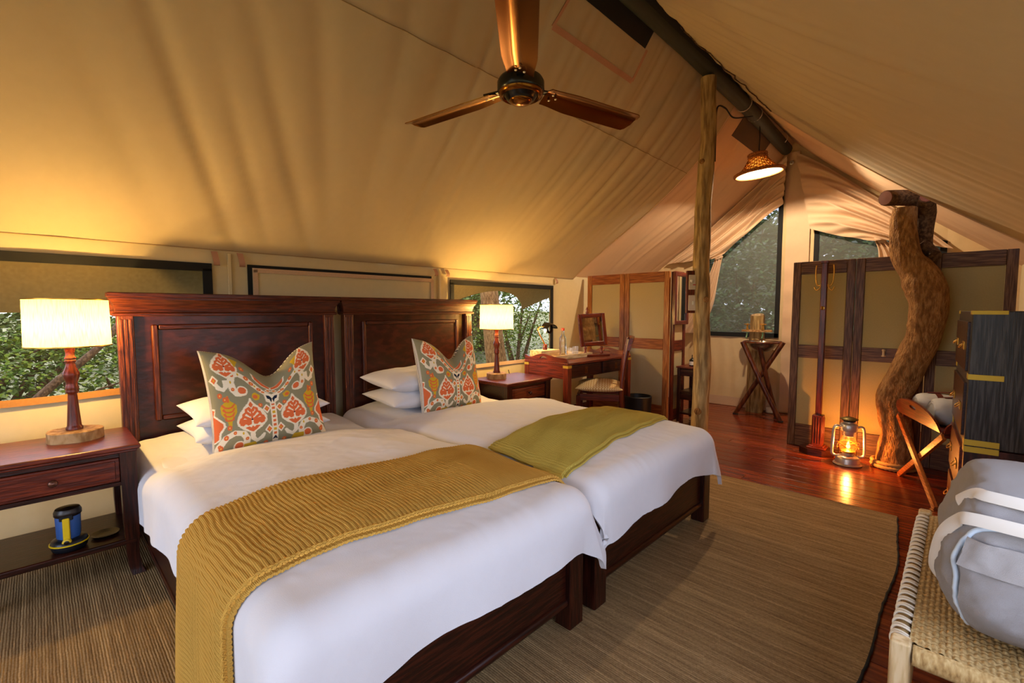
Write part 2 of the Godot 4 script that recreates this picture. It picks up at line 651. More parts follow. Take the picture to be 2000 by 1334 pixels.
func window_back(called: String, x0: float, x1: float, y0: float, y1: float, hem: bool) -> void:
	var w := struct_root("window_1" if hem else "window_3")
	var b := MB.new()
	var t := 0.05 if hem else 0.045
	b.box(Vector3((x0 + x1) * 0.5, y1 + t * 0.5 - 0.01, EAVE_Z + 0.006), Vector3(x1 - x0 + 2.0 * t - 0.02, t, 0.01), 0.002)
	b.box(Vector3(x1 + t * 0.5 - 0.01, (y0 + y1) * 0.5, EAVE_Z + 0.006), Vector3(t, y1 - y0 + 0.02, 0.01), 0.002)
	b.box(Vector3(x0 - t * 0.5 + 0.01, (y0 + y1) * 0.5, EAVE_Z + 0.006), Vector3(t, y1 - y0 + 0.02, 0.01), 0.002)
	put("hook_tape_border", b, M.black, w)
	var s := MB.new()
	s.box(Vector3((x0 + x1) * 0.5, (y0 + y1) * 0.5, EAVE_Z - 0.004), Vector3(x1 - x0 + 0.02, y1 - y0 + 0.02, 0.001), 0.0002)
	put("insect_screen", s, M.screen_thin, w)
	var h := MB.new()
	h.sheet(40, 2, func(u: float, v: float) -> Vector3: return Vector3(lerpf(x0 - 0.03, x1 + 0.03, u), y0 - 0.02 + 0.035 * v + (0.008 * sin(u * 9.0) if hem else 0.0), EAVE_Z + 0.012), Vector3.BACK, 0.004)
	put("rolled_hem", h, M.canvas_hem if hem else M.canvas_tape, w)

func roof_y(z: float) -> float:
	if z < RIDGE_Z:
		return lerpf(EAVE_Y, RIDGE_Y, (z - EAVE_Z) / (RIDGE_Z - EAVE_Z))
	return lerpf(RIDGE_Y, EAVE_Y, (z - RIDGE_Z) / (FAR_Z - RIDGE_Z))

# ---------------------------------------------------------------- canvas roof
var folds_l := []
var folds_r := []

func fold_sum(list: Array, x: float, t: float) -> float:
	var s := 0.0
	for f in list:
		var d: float = (x + f[1] * (t - 0.5) - f[0]) / f[2]
		if d > -3.0 and d < 3.0:
			var e: float = (t - f[4]) / f[5]
			s += f[3] * exp(-d * d) * exp(-e * e)
	return s

func roof_l(x: float, t: float, lower := 0.0) -> Vector3:
	var p := Vector3(x, lerpf(EAVE_Y, RIDGE_Y, t), lerpf(EAVE_Z, RIDGE_Z, t))
	var sag := 0.145 * sin(PI * pow(t, 1.55)) * (0.75 + 0.25 * smoothstep(0.0, 4.0, x)) + lower * sin(PI * minf(t + 0.12, 1.0)) 
	return p + Vector3(0, -0.766, 0.643) * (sag + fold_sum(folds_l, x, t))

func roof_r(x: float, t: float, lower := 0.0) -> Vector3:
	var p := Vector3(x, lerpf(EAVE_Y, RIDGE_Y, t), lerpf(FAR_Z, RIDGE_Z, t))
	var sag := 0.055 * sin(PI * t) + lower * sin(PI * minf(t + 0.12, 1.0))
	return p + Vector3(0, -0.766, -0.643) * (sag + fold_sum(folds_r, x, t))

func build_roof() -> void:
	var rng := RandomNumberGenerator.new()
	rng.seed = 12
	# broad slanting folds on the left, finer steep ones towards the bathroom
	for f in [[0.40, 1.0, 0.045, -0.032, 0.38, 0.36], [0.60, 1.0, 0.04, -0.018, 0.28, 0.2], [0.80, 1.15, 0.05, -0.026, 0.34, 0.3], [1.05, 0.9, 0.06, -0.022, 0.5, 0.3], [0.12, 0.9, 0.07, -0.012, 0.3, 0.25], [1.4, 0.5, 0.06, -0.016, 0.6, 0.4], [1.62, 0.35, 0.05, -0.012, 0.65, 0.4], [-0.4, 1.0, 0.09, -0.02, 0.5, 0.4], [-0.9, 0.8, 0.08, -0.018, 0.5, 0.4]]:
		folds_l.append(f)
	for k in 30:
		var x := 1.75 + 2.6 * (k + rng.randf()) / 30.0
		folds_l.append([x, lerpf(0.35, -0.05, clampf((x - 1.7) / 2.4, 0, 1)) + rng.randf_range(-0.12, 0.12), rng.randf_range(0.018, 0.045), rng.randf_range(-0.011, -0.004) * (1.0 if k % 4 else 1.6), rng.randf_range(0.45, 0.8), rng.randf_range(0.25, 0.5)])
	for k in 16:
		var x2 := 4.5 + 1.6 * (k + rng.randf()) / 16.0
		folds_l.append([x2, rng.randf_range(-0.3, 0.3), rng.randf_range(0.03, 0.07), rng.randf_range(-0.02, 0.012), rng.randf_range(0.2, 0.8), rng.randf_range(0.3, 0.6)])
	for k in 34:
		var x3 := 0.4 + 4.0 * (k + rng.randf()) / 34.0
		folds_r.append([x3, rng.randf_range(-0.25, 0.1), rng.randf_range(0.03, 0.08), rng.randf_range(-0.016, -0.004), rng.randf_range(0.5, 0.9), rng.randf_range(0.25, 0.6)])
	for k in 8:
		folds_r.append([4.6 + 1.4 * (k + rng.randf()) / 8.0, rng.randf_range(-0.2, 0.2), rng.randf_range(0.04, 0.08), rng.randf_range(-0.01, 0.006), rng.randf_range(0.3, 0.8), 0.5])
	var ceil := struct_root("ceiling")
	var a := MB.new()
	a.sheet(420, 44, func(u: float, t: float) -> Vector3: return roof_l(lerpf(X0, SEAM_X, u), t), Vector3(0, -1, 1), 0.012)
	put("roof_panel", a, M.canvas, ceil)
	var b := MB.new()
	b.sheet(360, 36, func(u: float, t: float) -> Vector3: return roof_r(lerpf(X0, SEAM_X, u), t), Vector3(0, -1, -1), 0.012)
	put("roof_panel", b, M.canvas, ceil)
	var c := MB.new()
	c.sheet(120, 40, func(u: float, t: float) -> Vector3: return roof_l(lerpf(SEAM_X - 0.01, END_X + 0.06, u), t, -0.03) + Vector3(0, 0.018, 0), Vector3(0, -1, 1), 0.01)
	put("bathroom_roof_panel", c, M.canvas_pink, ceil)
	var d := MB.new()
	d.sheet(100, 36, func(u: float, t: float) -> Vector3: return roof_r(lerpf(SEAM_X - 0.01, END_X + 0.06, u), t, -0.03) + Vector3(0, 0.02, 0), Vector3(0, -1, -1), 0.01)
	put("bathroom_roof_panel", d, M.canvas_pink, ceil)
	# stitched seam along the left slope, and the tape at the panel edge
	var s := MB.new()
	var pts := []
	for k in 181:
		pts.append(roof_l(lerpf(X0, SEAM_X, k / 180.0), 0.683) + Vector3(0, -0.766, 0.643) * 0.0015)
	s.tube(pts, 0.0024, 5, false)
	put("stitched_seam", s, M.thread, ceil)
	var e := MB.new()
	pts = []
	for k in 41:
		pts.append(roof_l(SEAM_X, k / 40.0) + Vector3(0, -0.766, 0.643) * 0.002)
	e.tube(pts, 0.006, 5, false)
	pts = []
	for k in 41:
		pts.append(roof_r(SEAM_X, k / 40.0) + Vector3(0, -0.766, -0.643) * 0.002)
	e.tube(pts, 0.006, 5, false)
	put("edge_seam", e, M.canvas_tape, ceil)
	# dark mesh vent under the ridge, with a taped patch below it
	var v := MB.new()
	v.sheet(24, 6, func(u: float, t: float) -> Vector3: return roof_l(lerpf(1.2, 2.9, u), lerpf(0.915, 0.985, t)) + Vector3(0, -0.766, 0.643) * 0.006, Vector3(0, -1, 1), 0.004)
	put("roof_vent", v, M.vent, ceil)
	var v2 := MB.new()
	v2.sheet(16, 6, func(u: float, t: float) -> Vector3: return roof_l(lerpf(4.70, 5.55, u), lerpf(0.87, 0.985, t), -0.03) + Vector3(0, 0.018, 0) + Vector3(0, -0.766, 0.643) * 0.006, Vector3(0, -1, 1), 0.004)
	put("roof_vent", v2, plain(Color(0.36, 0.27, 0.2), 0.9), ceil)
	var tp := MB.new()
	for seg in [[2.09, 0.835, 2.945, 0.835], [2.945, 0.835, 2.925, 0.915], [2.09, 0.835, 2.12, 0.915]]:
		var w := 0.017
		tp.sheet(24, 2, func(u: float, q: float) -> Vector3:
			var x: float = lerpf(seg[0], seg[2], u)
			var t: float = lerpf(seg[1], seg[3], u)
			if absf(seg[0] - seg[2]) > 0.3:
				t += (q - 0.5) * w * 0.8
			else:
				x += (q - 0.5) * w * 1.2
			return roof_l(x, t) + Vector3(0, -0.766, 0.643) * 0.004, Vector3(0, -1, 1), 0.003)
	put("vent_tape", tp, cloth(C("bf8c70"), 0.05, 0.05, 0.03, 3.0), ceil)
	var rc := MB.new()
	for sd in [-1.0, 1.0]:
		rc.sheet(40, 2, func(u: float, t: float) -> Vector3: return Vector3(lerpf(X0, END_X + 0.06, u), lerpf(3.19, 2.98, t), RIDGE_Z + sd * lerpf(-0.01, 0.28, t)), Vector3.UP, 0.01)
	put("ridge_cap", rc, M.black, ceil)
	# overhang of the roof outside the back wall
	var o := MB.new()
	o.sheet(120, 10, func(u: float, t: float) -> Vector3:
		var x := lerpf(X0, END_X, u)
		var reach := 0.46
		if x > 2.2:
			reach = 0.46 - 0.26 * pow(absf(sin((x - 2.78) * PI / 1.25)), 0.7)
		return Vector3(x, EAVE_Y - 0.83 * reach * t - 0.0 * x, EAVE_Z - 0.02 - reach * t), Vector3(0, -1, 0.5), 0.008)
	put("roof_overhang", o, M.fly, ceil)

# ---------------------------------------------------------------- far gable
func build_gable() -> void:
	var g := struct_root("wall_end")
	var nz := FastNoiseLite.new()
	nz.seed = 15
	nz.frequency = 1.2
	var wall_pt := func(z: float, y: float) -> Vector3: return Vector3(END_X + nz.get_noise_2d(z * 3.0, y) * 0.02 + 0.006 * sin(z * 46.0) * smoothstep(0.9, 0.5, y), y, z)
	var m := MB.new()
	var top1 := func(z: float) -> float: return minf(lerpf(1.95, 2.62, (z - 0.66) / 0.87), roof_y(z) - 0.12)
	var top2 := func(z: float) -> float: return minf(2.2, roof_y(z) - 0.14)
	# columns: [z0, z1, sill or -1, top function]
	for col in [[EAVE_Z - 0.04, 0.66, 0, null], [0.66, 1.53, 1, top1], [1.53, 1.86, 0, null], [1.86, 2.95, 1, top2], [2.95, FAR_Z + 0.04, 0, null]]:
		var z0: float = col[0]
		var z1: float = col[1]
		var n := maxi(2, int((z1 - z0) / 0.03))
		if col[2] == 0:
			var q := func(u: float, v: float) -> Vector3: return wall_pt.call(lerpf(z0, z1, u), v * (roof_y(lerpf(z0, z1, u)) + 0.1))
			m.grid(n, 60, q, Vector3.LEFT)
			m.grid(n, 60, q, Vector3.LEFT, null, 0.012)
		else:
			var q1 := func(u: float, v: float) -> Vector3: return wall_pt.call(lerpf(z0, z1, u), v * 0.91)
			m.grid(n, 24, q1, Vector3.LEFT)
			m.grid(n, 24, q1, Vector3.LEFT, null, 0.012)
			var tf: Callable = col[3]
			var q2 := func(u: float, v: float) -> Vector3:
				var z := lerpf(z0, z1, u)
				return wall_pt.call(z, lerpf(tf.call(z), roof_y(z) + 0.1, v))
			m.grid(n, 20, q2, Vector3.LEFT)
			m.grid(n, 20, q2, Vector3.LEFT, null, 0.012)
	put("canvas_panel", m, M.canvas_end, g)
	# darker inner lining of the lower wall is the same cloth; brown kick strip below
	var k := MB.new()
	k.sheet(80, 3, func(u: float, v: float) -> Vector3: return Vector3(END_X - 0.02 + 0.004 * sin(u * 60.0), 0.004 + 0.115 * v, lerpf(EAVE_Z, FAR_Z, u)), Vector3.LEFT, 0.006)
	struct("baseboard_end", k, M.canvas_tape)
	# strip between the windows with a grommet under the ridge
	var st := MB.new()
	st.sheet(8, 60, func(u: float, v: float) -> Vector3:
		var hw := lerpf(0.125, 0.115, v)
		return Vector3(END_X - 0.03 - 0.006 * sin(v * 70.0) * (1.0 - u), lerpf(0.02, 3.02, v), 1.695 - 0.07 * smoothstep(0.7, 1.0, v) + (u - 0.5) * 2.0 * hw * (1.0 - 0.45 * smoothstep(0.8, 1.0, v))), Vector3.LEFT, 0.008)
	put("centre_strip", st, M.canvas_pink, g)
	var gr := MB.new()
	gr.lathe([[0.008, 0.0], [0.022, 0.0], [0.024, 0.004], [0.02, 0.008], [0.01, 0.008], [0.008, 0.0]], 16, Vector3(END_X - 0.043, 2.90, 1.61), Basis(Vector3.BACK, Vector3.LEFT, Vector3.DOWN))
	put("grommet", gr, M.steel, g)
	# windows
	for w in [[0.66, 1.53, top1, "window_4"], [1.86, 2.95, top2, "window_5"]]:
		var r := struct_root(w[3])
		var tf: Callable = w[2]
		var z0: float = w[0]
		var z1: float = w[1]
		var fr := MB.new()
		for s in [[Vector3(END_X - 0.012, 0.915, z0), Vector3(END_X - 0.012, 0.915, z1), 0.055], [Vector3(END_X - 0.012, 0.89, z1 - 0.02), Vector3(END_X - 0.012, tf.call(z1) + 0.02, z1 - 0.02), 0.05], [Vector3(END_X - 0.012, 0.89, z0 + 0.02), Vector3(END_X - 0.012, tf.call(z0) + 0.02, z0 + 0.02), 0.05], [Vector3(END_X - 0.012, tf.call(z0), z0), Vector3(END_X - 0.012, tf.call(z1), z1), 0.05]]:
			fr.bar(s[0], s[1], 0.01, s[2], Vector3.LEFT.cross(s[1] - s[0]).normalized(), 0.002)
		put("hook_tape_border", fr, M.black, r)
		var sc := MB.new()
		sc.sheet(20, 6, func(u: float, v: float) -> Vector3:
			var z := lerpf(z0, z1, u)
			return Vector3(END_X - 0.006, lerpf(0.9, tf.call(z), v), z), Vector3.LEFT, 0.001)
		put("insect_screen", sc, M.screen_grey, r)
	curtain([Vector3(0, 3.02, 1.58), Vector3(0, 2.9, 1.46), Vector3(0, 2.55, 1.05), Vector3(0, 2.1, 0.5), Vector3(0, 1.85, 0.15)], [Vector3(0, 2.44, 1.55), Vector3(0, 2.30, 1.36), Vector3(0, 2.10, 1.13), Vector3(0, 1.93, 0.93), Vector3(0, 1.87, 0.86)], [Vector3(0, 1.87, 0.86), Vector3(0, 1.55, 0.77), Vector3(0, 1.25, 0.66), Vector3(0, 0.92, 0.5)], -1.0, "pink canvas curtain swept up to the left of the large end window")
	curtain([Vector3(0, 3.0, 1.66), Vector3(0, 2.8, 1.93), Vector3(0, 2.45, 2.32), Vector3(0, 2.1, 2.7), Vector3(0, 1.8, 3.0)], [Vector3(0, 2.12, 1.83), Vector3(0, 2.03, 2.06), Vector3(0, 1.97, 2.26), Vector3(0, 1.92, 2.42), Vector3(0, 1.93, 2.47)], [Vector3(0, 1.93, 2.45), Vector3(0, 1.82, 2.52), Vector3(0, 1.7, 2.58), Vector3(0, 1.55, 2.62)], 1.0, "pink canvas curtain gathered in a knot above the dark wooden screen")

func poly_at(pts: Array, t: float) -> Vector3:
	var f := t * (pts.size() - 1)
	var i := mini(int(f), pts.size() - 2)
	return pts[i].cubic_interpolate(pts[i + 1], pts[maxi(i - 1, 0)], pts[mini(i + 2, pts.size() - 1)], f - i)

# a canvas curtain: hangs between a top edge on the roof slope and a lower edge, gathers at a tie and drops in a tail
func curtain(top: Array, low: Array, tail: Array, side: float, label: String) -> void:
	var root := thing("curtain", label, "curtain", Vector3.ZERO)
	var rng := RandomNumberGenerator.new()
	rng.seed = 31 if side < 0 else 32
	var ph := rng.randf() * 6.0
	var mb := MB.new()
	# u: from the middle strip outwards; v: from the top edge to the lower edge
	mb.sheet(90, 70, func(u: float, v: float) -> Vector3:
		var a := poly_at(top, u)
		var b := poly_at(low, pow(u, 0.85))
		var p := a.lerp(b, v)
		var sweep := v * 5.2 + u * 0.8 + 0.25 * sin(u * 5.0 + ph)
		var amp := 0.075 * smoothstep(0.0, 0.15, v) * (0.35 + 0.65 * sin(PI * clampf(u * 0.85 + 0.12, 0, 1)))
		var w := 1.0 - 1.6 * absf(sin(sweep * 2.3 + ph + 0.5 * sin(u * 9.0))) + 0.35 * sin(sweep * 8.9 + 1.3 * ph + u * 6.0)
		p.x = END_X - 0.07 - amp * (0.9 + 0.7 * w) - 0.07 * v * v * smoothstep(0.3, 1.0, u)
		p.y -= 0.03 * v * (1.0 - v) * sin(u * PI)
		return p, Vector3.LEFT, 0.004)
	put("drape", mb, M.canvas_pink, root)
	var tl := MB.new()
	tl.sheet(36, 40, func(u: float, v: float) -> Vector3:
		var c := poly_at(tail, v)
		var hw := lerpf(0.045, 0.13, smoothstep(0.0, 0.8, v))
		var w := sin(u * 21.0 + v * 2.0)
		c.z += (u - 0.5) * 2.0 * hw
		c.x = END_X - 0.12 + 0.02 * v - 0.034 * w * (0.5 + 0.5 * v) - 0.03 * sin(PI * u)
		return c, Vector3.LEFT, 0.004)
	put("drape_tail", tl, M.canvas_pink, root)
	var kn := MB.new()
	var c0: Vector3 = tail[0]
	kn.lathe([[0.034, -0.02], [0.05, -0.012], [0.054, 0.0], [0.05, 0.012], [0.034, 0.02]], 18, Vector3(END_X - 0.13, c0.y, c0.z), Basis(Vector3.RIGHT, side * 0.5))
	put("tie_cord", kn, M.canvas_tape, root)

# ---------------------------------------------------------------- poles
func build_poles() -> void:
	var rp := thing("ridge_pole", "long dark green ridge pole running under the peak of the tent roof", "pole", Vector3.ZERO)
	var a := MB.new()
	a.tube(smooth_path([Vector3(X0, 3.03, RIDGE_Z), Vector3(2.6, 3.055, RIDGE_Z), Vector3(3.6, 3.05, RIDGE_Z), Vector3(4.7, 3.03, RIDGE_Z), Vector3(5.9, 3.0, RIDGE_Z - 0.02)], 5), 0.062, 14)
	put("pole", a, plain(Color(0.11, 0.13, 0.09), 0.55), rp)
	var b := MB.new()
	b.tube([Vector3(X0, 3.075, RIDGE_Z), Vector3(3.4, 3.09, RIDGE_Z), Vector3(4.45, 3.085, RIDGE_Z)], [0.085, 0.085, 0.06], 12)
	put("black_sleeve", b, M.black, rp)
	for x in [4.45, 4.75, 5.6]:
		var t := MB.new()
		t.lathe([[0.064, -0.006], [0.069, 0.0], [0.064, 0.006]], 16, Vector3(x, 3.035, RIDGE_Z), Basis(Vector3.BACK, PI / 2))
		put("tie_wire", t, M.steel, rp)
	var sp := thing("support_pole", "knotty debarked upright timber pole at the foot of the right bed", "pole", Vector3(3.66, 0, 1.62))
	var pts := []
	var rad := []
	var nz := FastNoiseLite.new()
	nz.seed = 7
	for k in 40:
		var y := 2.985 * k / 39.0
		pts.append(Vector3(nz.get_noise_2d(y * 60.0, 3.0) * 0.03, y, nz.get_noise_2d(y * 60.0, 50.0) * 0.03))
		rad.append(0.068 - 0.004 * y + nz.get_noise_2d(y * 160.0, 90.0) * 0.009)
	var p := MB.new()
	p.tube(pts, rad, 16)
	put("trunk", p, M.post, sp)
	for kn in [[0.42, 3.0, 0.03], [1.30, 2.3, 0.026], [2.35, 3.3, 0.022]]:
		var q := MB.new()
		var d := Vector3(cos(kn[1]), 0, sin(kn[1]))
		q.lathe([[kn[2], -0.01], [kn[2] * 0.8, 0.006], [kn[2] * 0.45, 0.009], [0.0, 0.007]], 12, Vector3(0, kn[0], 0) + d * 0.062, Basis(d.cross(Vector3.UP), d, Vector3.UP))
		put("knot", q, M.bark, sp)
	var c := MB.new()
	c.tube(smooth_path([Vector3(3.705, 2.36, 1.668), Vector3(3.705, 2.56, 1.668), Vector3(3.71, 2.76, 1.672), Vector3(3.85, 2.80, 1.68), Vector3(4.05, 2.79, 1.67), Vector3(4.35, 2.88, 1.66), Vector3(4.6, 2.965, 1.645)], 8), 0.006, 6)
	solo("power_cable", c, M.black, "thin black cable looping from the timber pole to the ridge pole", "cable")

	var rc := MB.new()
	var cpts := []
	for k in 26:
		var u := k / 25.0
		cpts.append(roof_r(lerpf(3.0, 4.38, u), lerpf(0.955, 0.86, u) + 0.008 * sin(k * 1.9)) + Vector3(0, -0.766, -0.643) * 0.008)
	rc.tube(cpts, 0.004, 6)
	solo("roof_cord", rc, M.bark_dark, "thin crinkled brown cord on the right roof slope beside the ridge pole", "cord")

# ---------------------------------------------------------------- rug
func build_rug() -> void:
	var im := Image.create(512, 512, false, Image.FORMAT_RGB8)
	var hm := Image.create(512, 512, false, Image.FORMAT_L8)
	var rng := RandomNumberGenerator.new()
	rng.seed = 9
	var nz := FastNoiseLite.new()
	nz.seed = 77
	nz.frequency = 0.02
	var base := []
	for k in 48:
		base.append(rng.randf_range(-0.16, 0.16))
	for y in 512:
		for x in 512:
			var wob := nz.get_noise_2d(y * 0.6, x * 0.15) * 2.2
			var fx := fposmod((x + wob) / 512.0 * 44.0, 44.0)
			var rib := int(fx)
			var c := absf(sin(fx * PI))
			var st := 0.5 + 0.5 * sin((y / 512.0 * 48.0 + (rib % 2) * 0.5) * TAU)
			var h := c * (0.65 + 0.35 * st)
			var t: float = clampf(0.42 + 0.16 * h + base[rib] * 0.9 + nz.get_noise_2d(x * 5.0, y * 0.16) * 0.35 + nz.get_noise_2d(x * 4.0 + 300.0, y * 2.5) * 0.22, 0.0, 1.0)
			im.set_pixel(x, y, C("634d33").lerp(C("b99a6d"), t))
			hm.set_pixel(x, y, Color(h, h, h))
	var m := StandardMaterial3D.new()
	m.albedo_texture = ImageTexture.create_from_image(im)
	m.heightmap_enabled = true
	m.heightmap_texture = ImageTexture.create_from_image(hm)
	m.heightmap_scale = 0.2
	m.roughness = 0.95
	m.metallic_specular = 0.2
	var mb := MB.new()
	var edge := func(x: float) -> float: return 2.905 + 0.014 * sin(x * 3.1) + 0.008 * sin(x * 7.3) - 0.02 * smoothstep(3.25, 3.45, x)
	mb.sheet(120, 60, func(u: float, v: float) -> Vector3:
		var x := lerpf(-1.9, 3.45, u)
		var z := lerpf(-0.13, edge.call(x), v)
		x += (0.0 if u < 0.99 else 0.03 * (v - 0.4)) 
		return Vector3(x, 0.010 + 0.0015 * sin(x * 9.0 + z * 5.0), z), Vector3.UP, 0.009, func(u: float, v: float) -> Vector2: return Vector2(lerpf(-1.9, 3.45, u) / 0.36, lerpf(-0.13, 2.905, v) / 0.36))
	var rug := thing("rug", "large ribbed brown sisal rug spread under both beds", "rug", Vector3.ZERO)
	put("woven_field", mb, m, rug)
	var b := MB.new()
	var pts := []
	for k in 161:
		var x := lerpf(-1.9, 3.452, k / 160.0)
		pts.append(Vector3(x, 0.006, edge.call(x) + 0.003 + 0.002 * sin(k * 2.1)))
	b.tube(pts, 0.005, 7)
	put("dark_binding", b, plain(Color(0.07, 0.06, 0.055), 0.95), rug)

# ---------------------------------------------------------------- beds
# surface of a duvet: s and t are arc lengths across (x) and along (z) the bed
class Duvet:
	var x0: float
	var x1: float
	var z0: float
	var z1: float
	var r := 0.095
	var nz := FastNoiseLite.new()
	var lift := 0.0
	var crease := 0.0
	var flare_low := 0.085
	var flare_high := 0.085
	func bend(d: float) -> Vector2:
		if d <= 0.0:
			return Vector2.ZERO
		var q := r * PI * 0.5
		if d < q:
			return Vector2(r * sin(d / r), r * (1.0 - cos(d / r)))
		return Vector2(r + (d - q) * 0.04, r + (d - q) * 0.995)
	func top(x: float, z: float) -> float:
		var y := 0.545 - 0.035 * exp(-pow((z - 0.42) / 0.22, 2.0)) + 0.045 * smoothstep(0.45, 1.0, z) - 0.01 * smoothstep(1.4, 2.0, z)
		var e := smoothstep(0.0, 0.3, x - x0 + 0.03) * smoothstep(0.0, 0.3, x1 - x + 0.03) * smoothstep(0.0, 0.3, z1 - z + 0.05)
		y += -0.022 + 0.03 * e
		y += 0.010 * nz.get_noise_2d(x * 1.3, z * 1.3) + 0.004 * nz.get_noise_2d(x * 5.0 + 20.0, z * 3.0)
		if crease > 0.0:
			y += crease * (0.007 * pow(1.0 - absf(nz.get_noise_2d(x * 2.4 + 40.0, z * 1.9)), 9.0) - 0.004 * pow(1.0 - absf(nz.get_noise_2d(x * 3.4 - 70.0, z * 3.9)), 12.0))
		y += 0.006 * sin((x * 1.2 + z * 2.1) * 3.0) * (1.0 - e)
		return y
	func at(s: float, t: float) -> Vector3:
		var x := clampf(s, x0, x1)
		var z := clampf(t, z0, z1)
		var dx := maxf(0.0, maxf(x0 - s, s - x1))
		var dz := maxf(0.0, t - z1)
		var d := sqrt(dx * dx + dz * dz)
		if d <= 0.0:
			return Vector3(x, top(x, z) + lift, z)
		var sx := -1.0 if s < x0 else 1.0
		var ux := dx / d
		var uz := dz / d
		var b := bend(d)
		var corner := 4.0 * ux * ux * uz * uz
		var hang := smoothstep(0.05, 0.3, b.y)
		# hanging folds along the sides, a flaring point at the corners
		var ox := b.x * ux + hang * ux * (1.0 - corner) * (0.010 * sin(t * 9.0) + 0.006 * sin(t * 21.0 + 1.0))
		var oz := b.x * uz + hang * uz * (1.0 - corner) * (0.016 * sin(s * 7.0 + 1.0) + 0.008 * sin(s * 17.0))
		var fl := corner * smoothstep(0.08, 0.42, d)
		ox += (flare_low if s < x0 else flare_high) * fl
		oz += 0.02 * fl
		ox += 0.012 * hang * sin((ux - uz) * 9.0) * corner
		return Vector3(x + sx * ox, top(x, z) - b.y + lift, z + oz)

func duvet_shape(d: Duvet, dl: float, dr: float, df: float) -> MB:
	var mb := MB.new()
	d.crease = 0.45
	var wave := func(s: float) -> float: return df + 0.018 * sin(s * 5.0) + 0.01 * sin(s * 12.0 + 2.0)
	mb.sheet(130, 150, func(u: float, v: float) -> Vector3:
		var s := lerpf(d.x0 - dl, d.x1 + dr, u)
		var t := lerpf(d.z0, d.z1 + wave.call(s), v)
		return d.at(s, t), Vector3.UP, 0.02)
	d.crease = 0.0
	return mb

func pillow_pt(u: float, v: float, w: float, h: float, t: float, chop: float, side: float) -> Vector3:
	var x := w * 0.5 * u * (1.0 - 0.07 * (1.0 - v * v) * absf(u))
	var y := h * 0.5 * v * (1.0 - 0.07 * (1.0 - u * u) * absf(v))
	var th := t * 0.5 * pow(maxf(0.0, (1.0 - pow(absf(u), 2.6)) * (1.0 - pow(absf(v), 2.6))), 0.5)
	if chop > 0.0:
		var k := smoothstep(-0.3, 1.0, v)
		y -= chop * exp(-pow((u - 0.08) / 0.42, 2.0)) * k * 1.0
		y += chop * 0.22 * k * absf(u)
		th *= 1.0 - 0.35 * exp(-pow((u - 0.08) / 0.12, 2.0)) * smoothstep(0.1, 1.0, v)
	return Vector3(x, y, side * th)

func ease_edge(q: float) -> float:
	return signf(q) * (1.0 - pow(1.0 - absf(q), 1.6)) if absf(q) < 1.0 else q

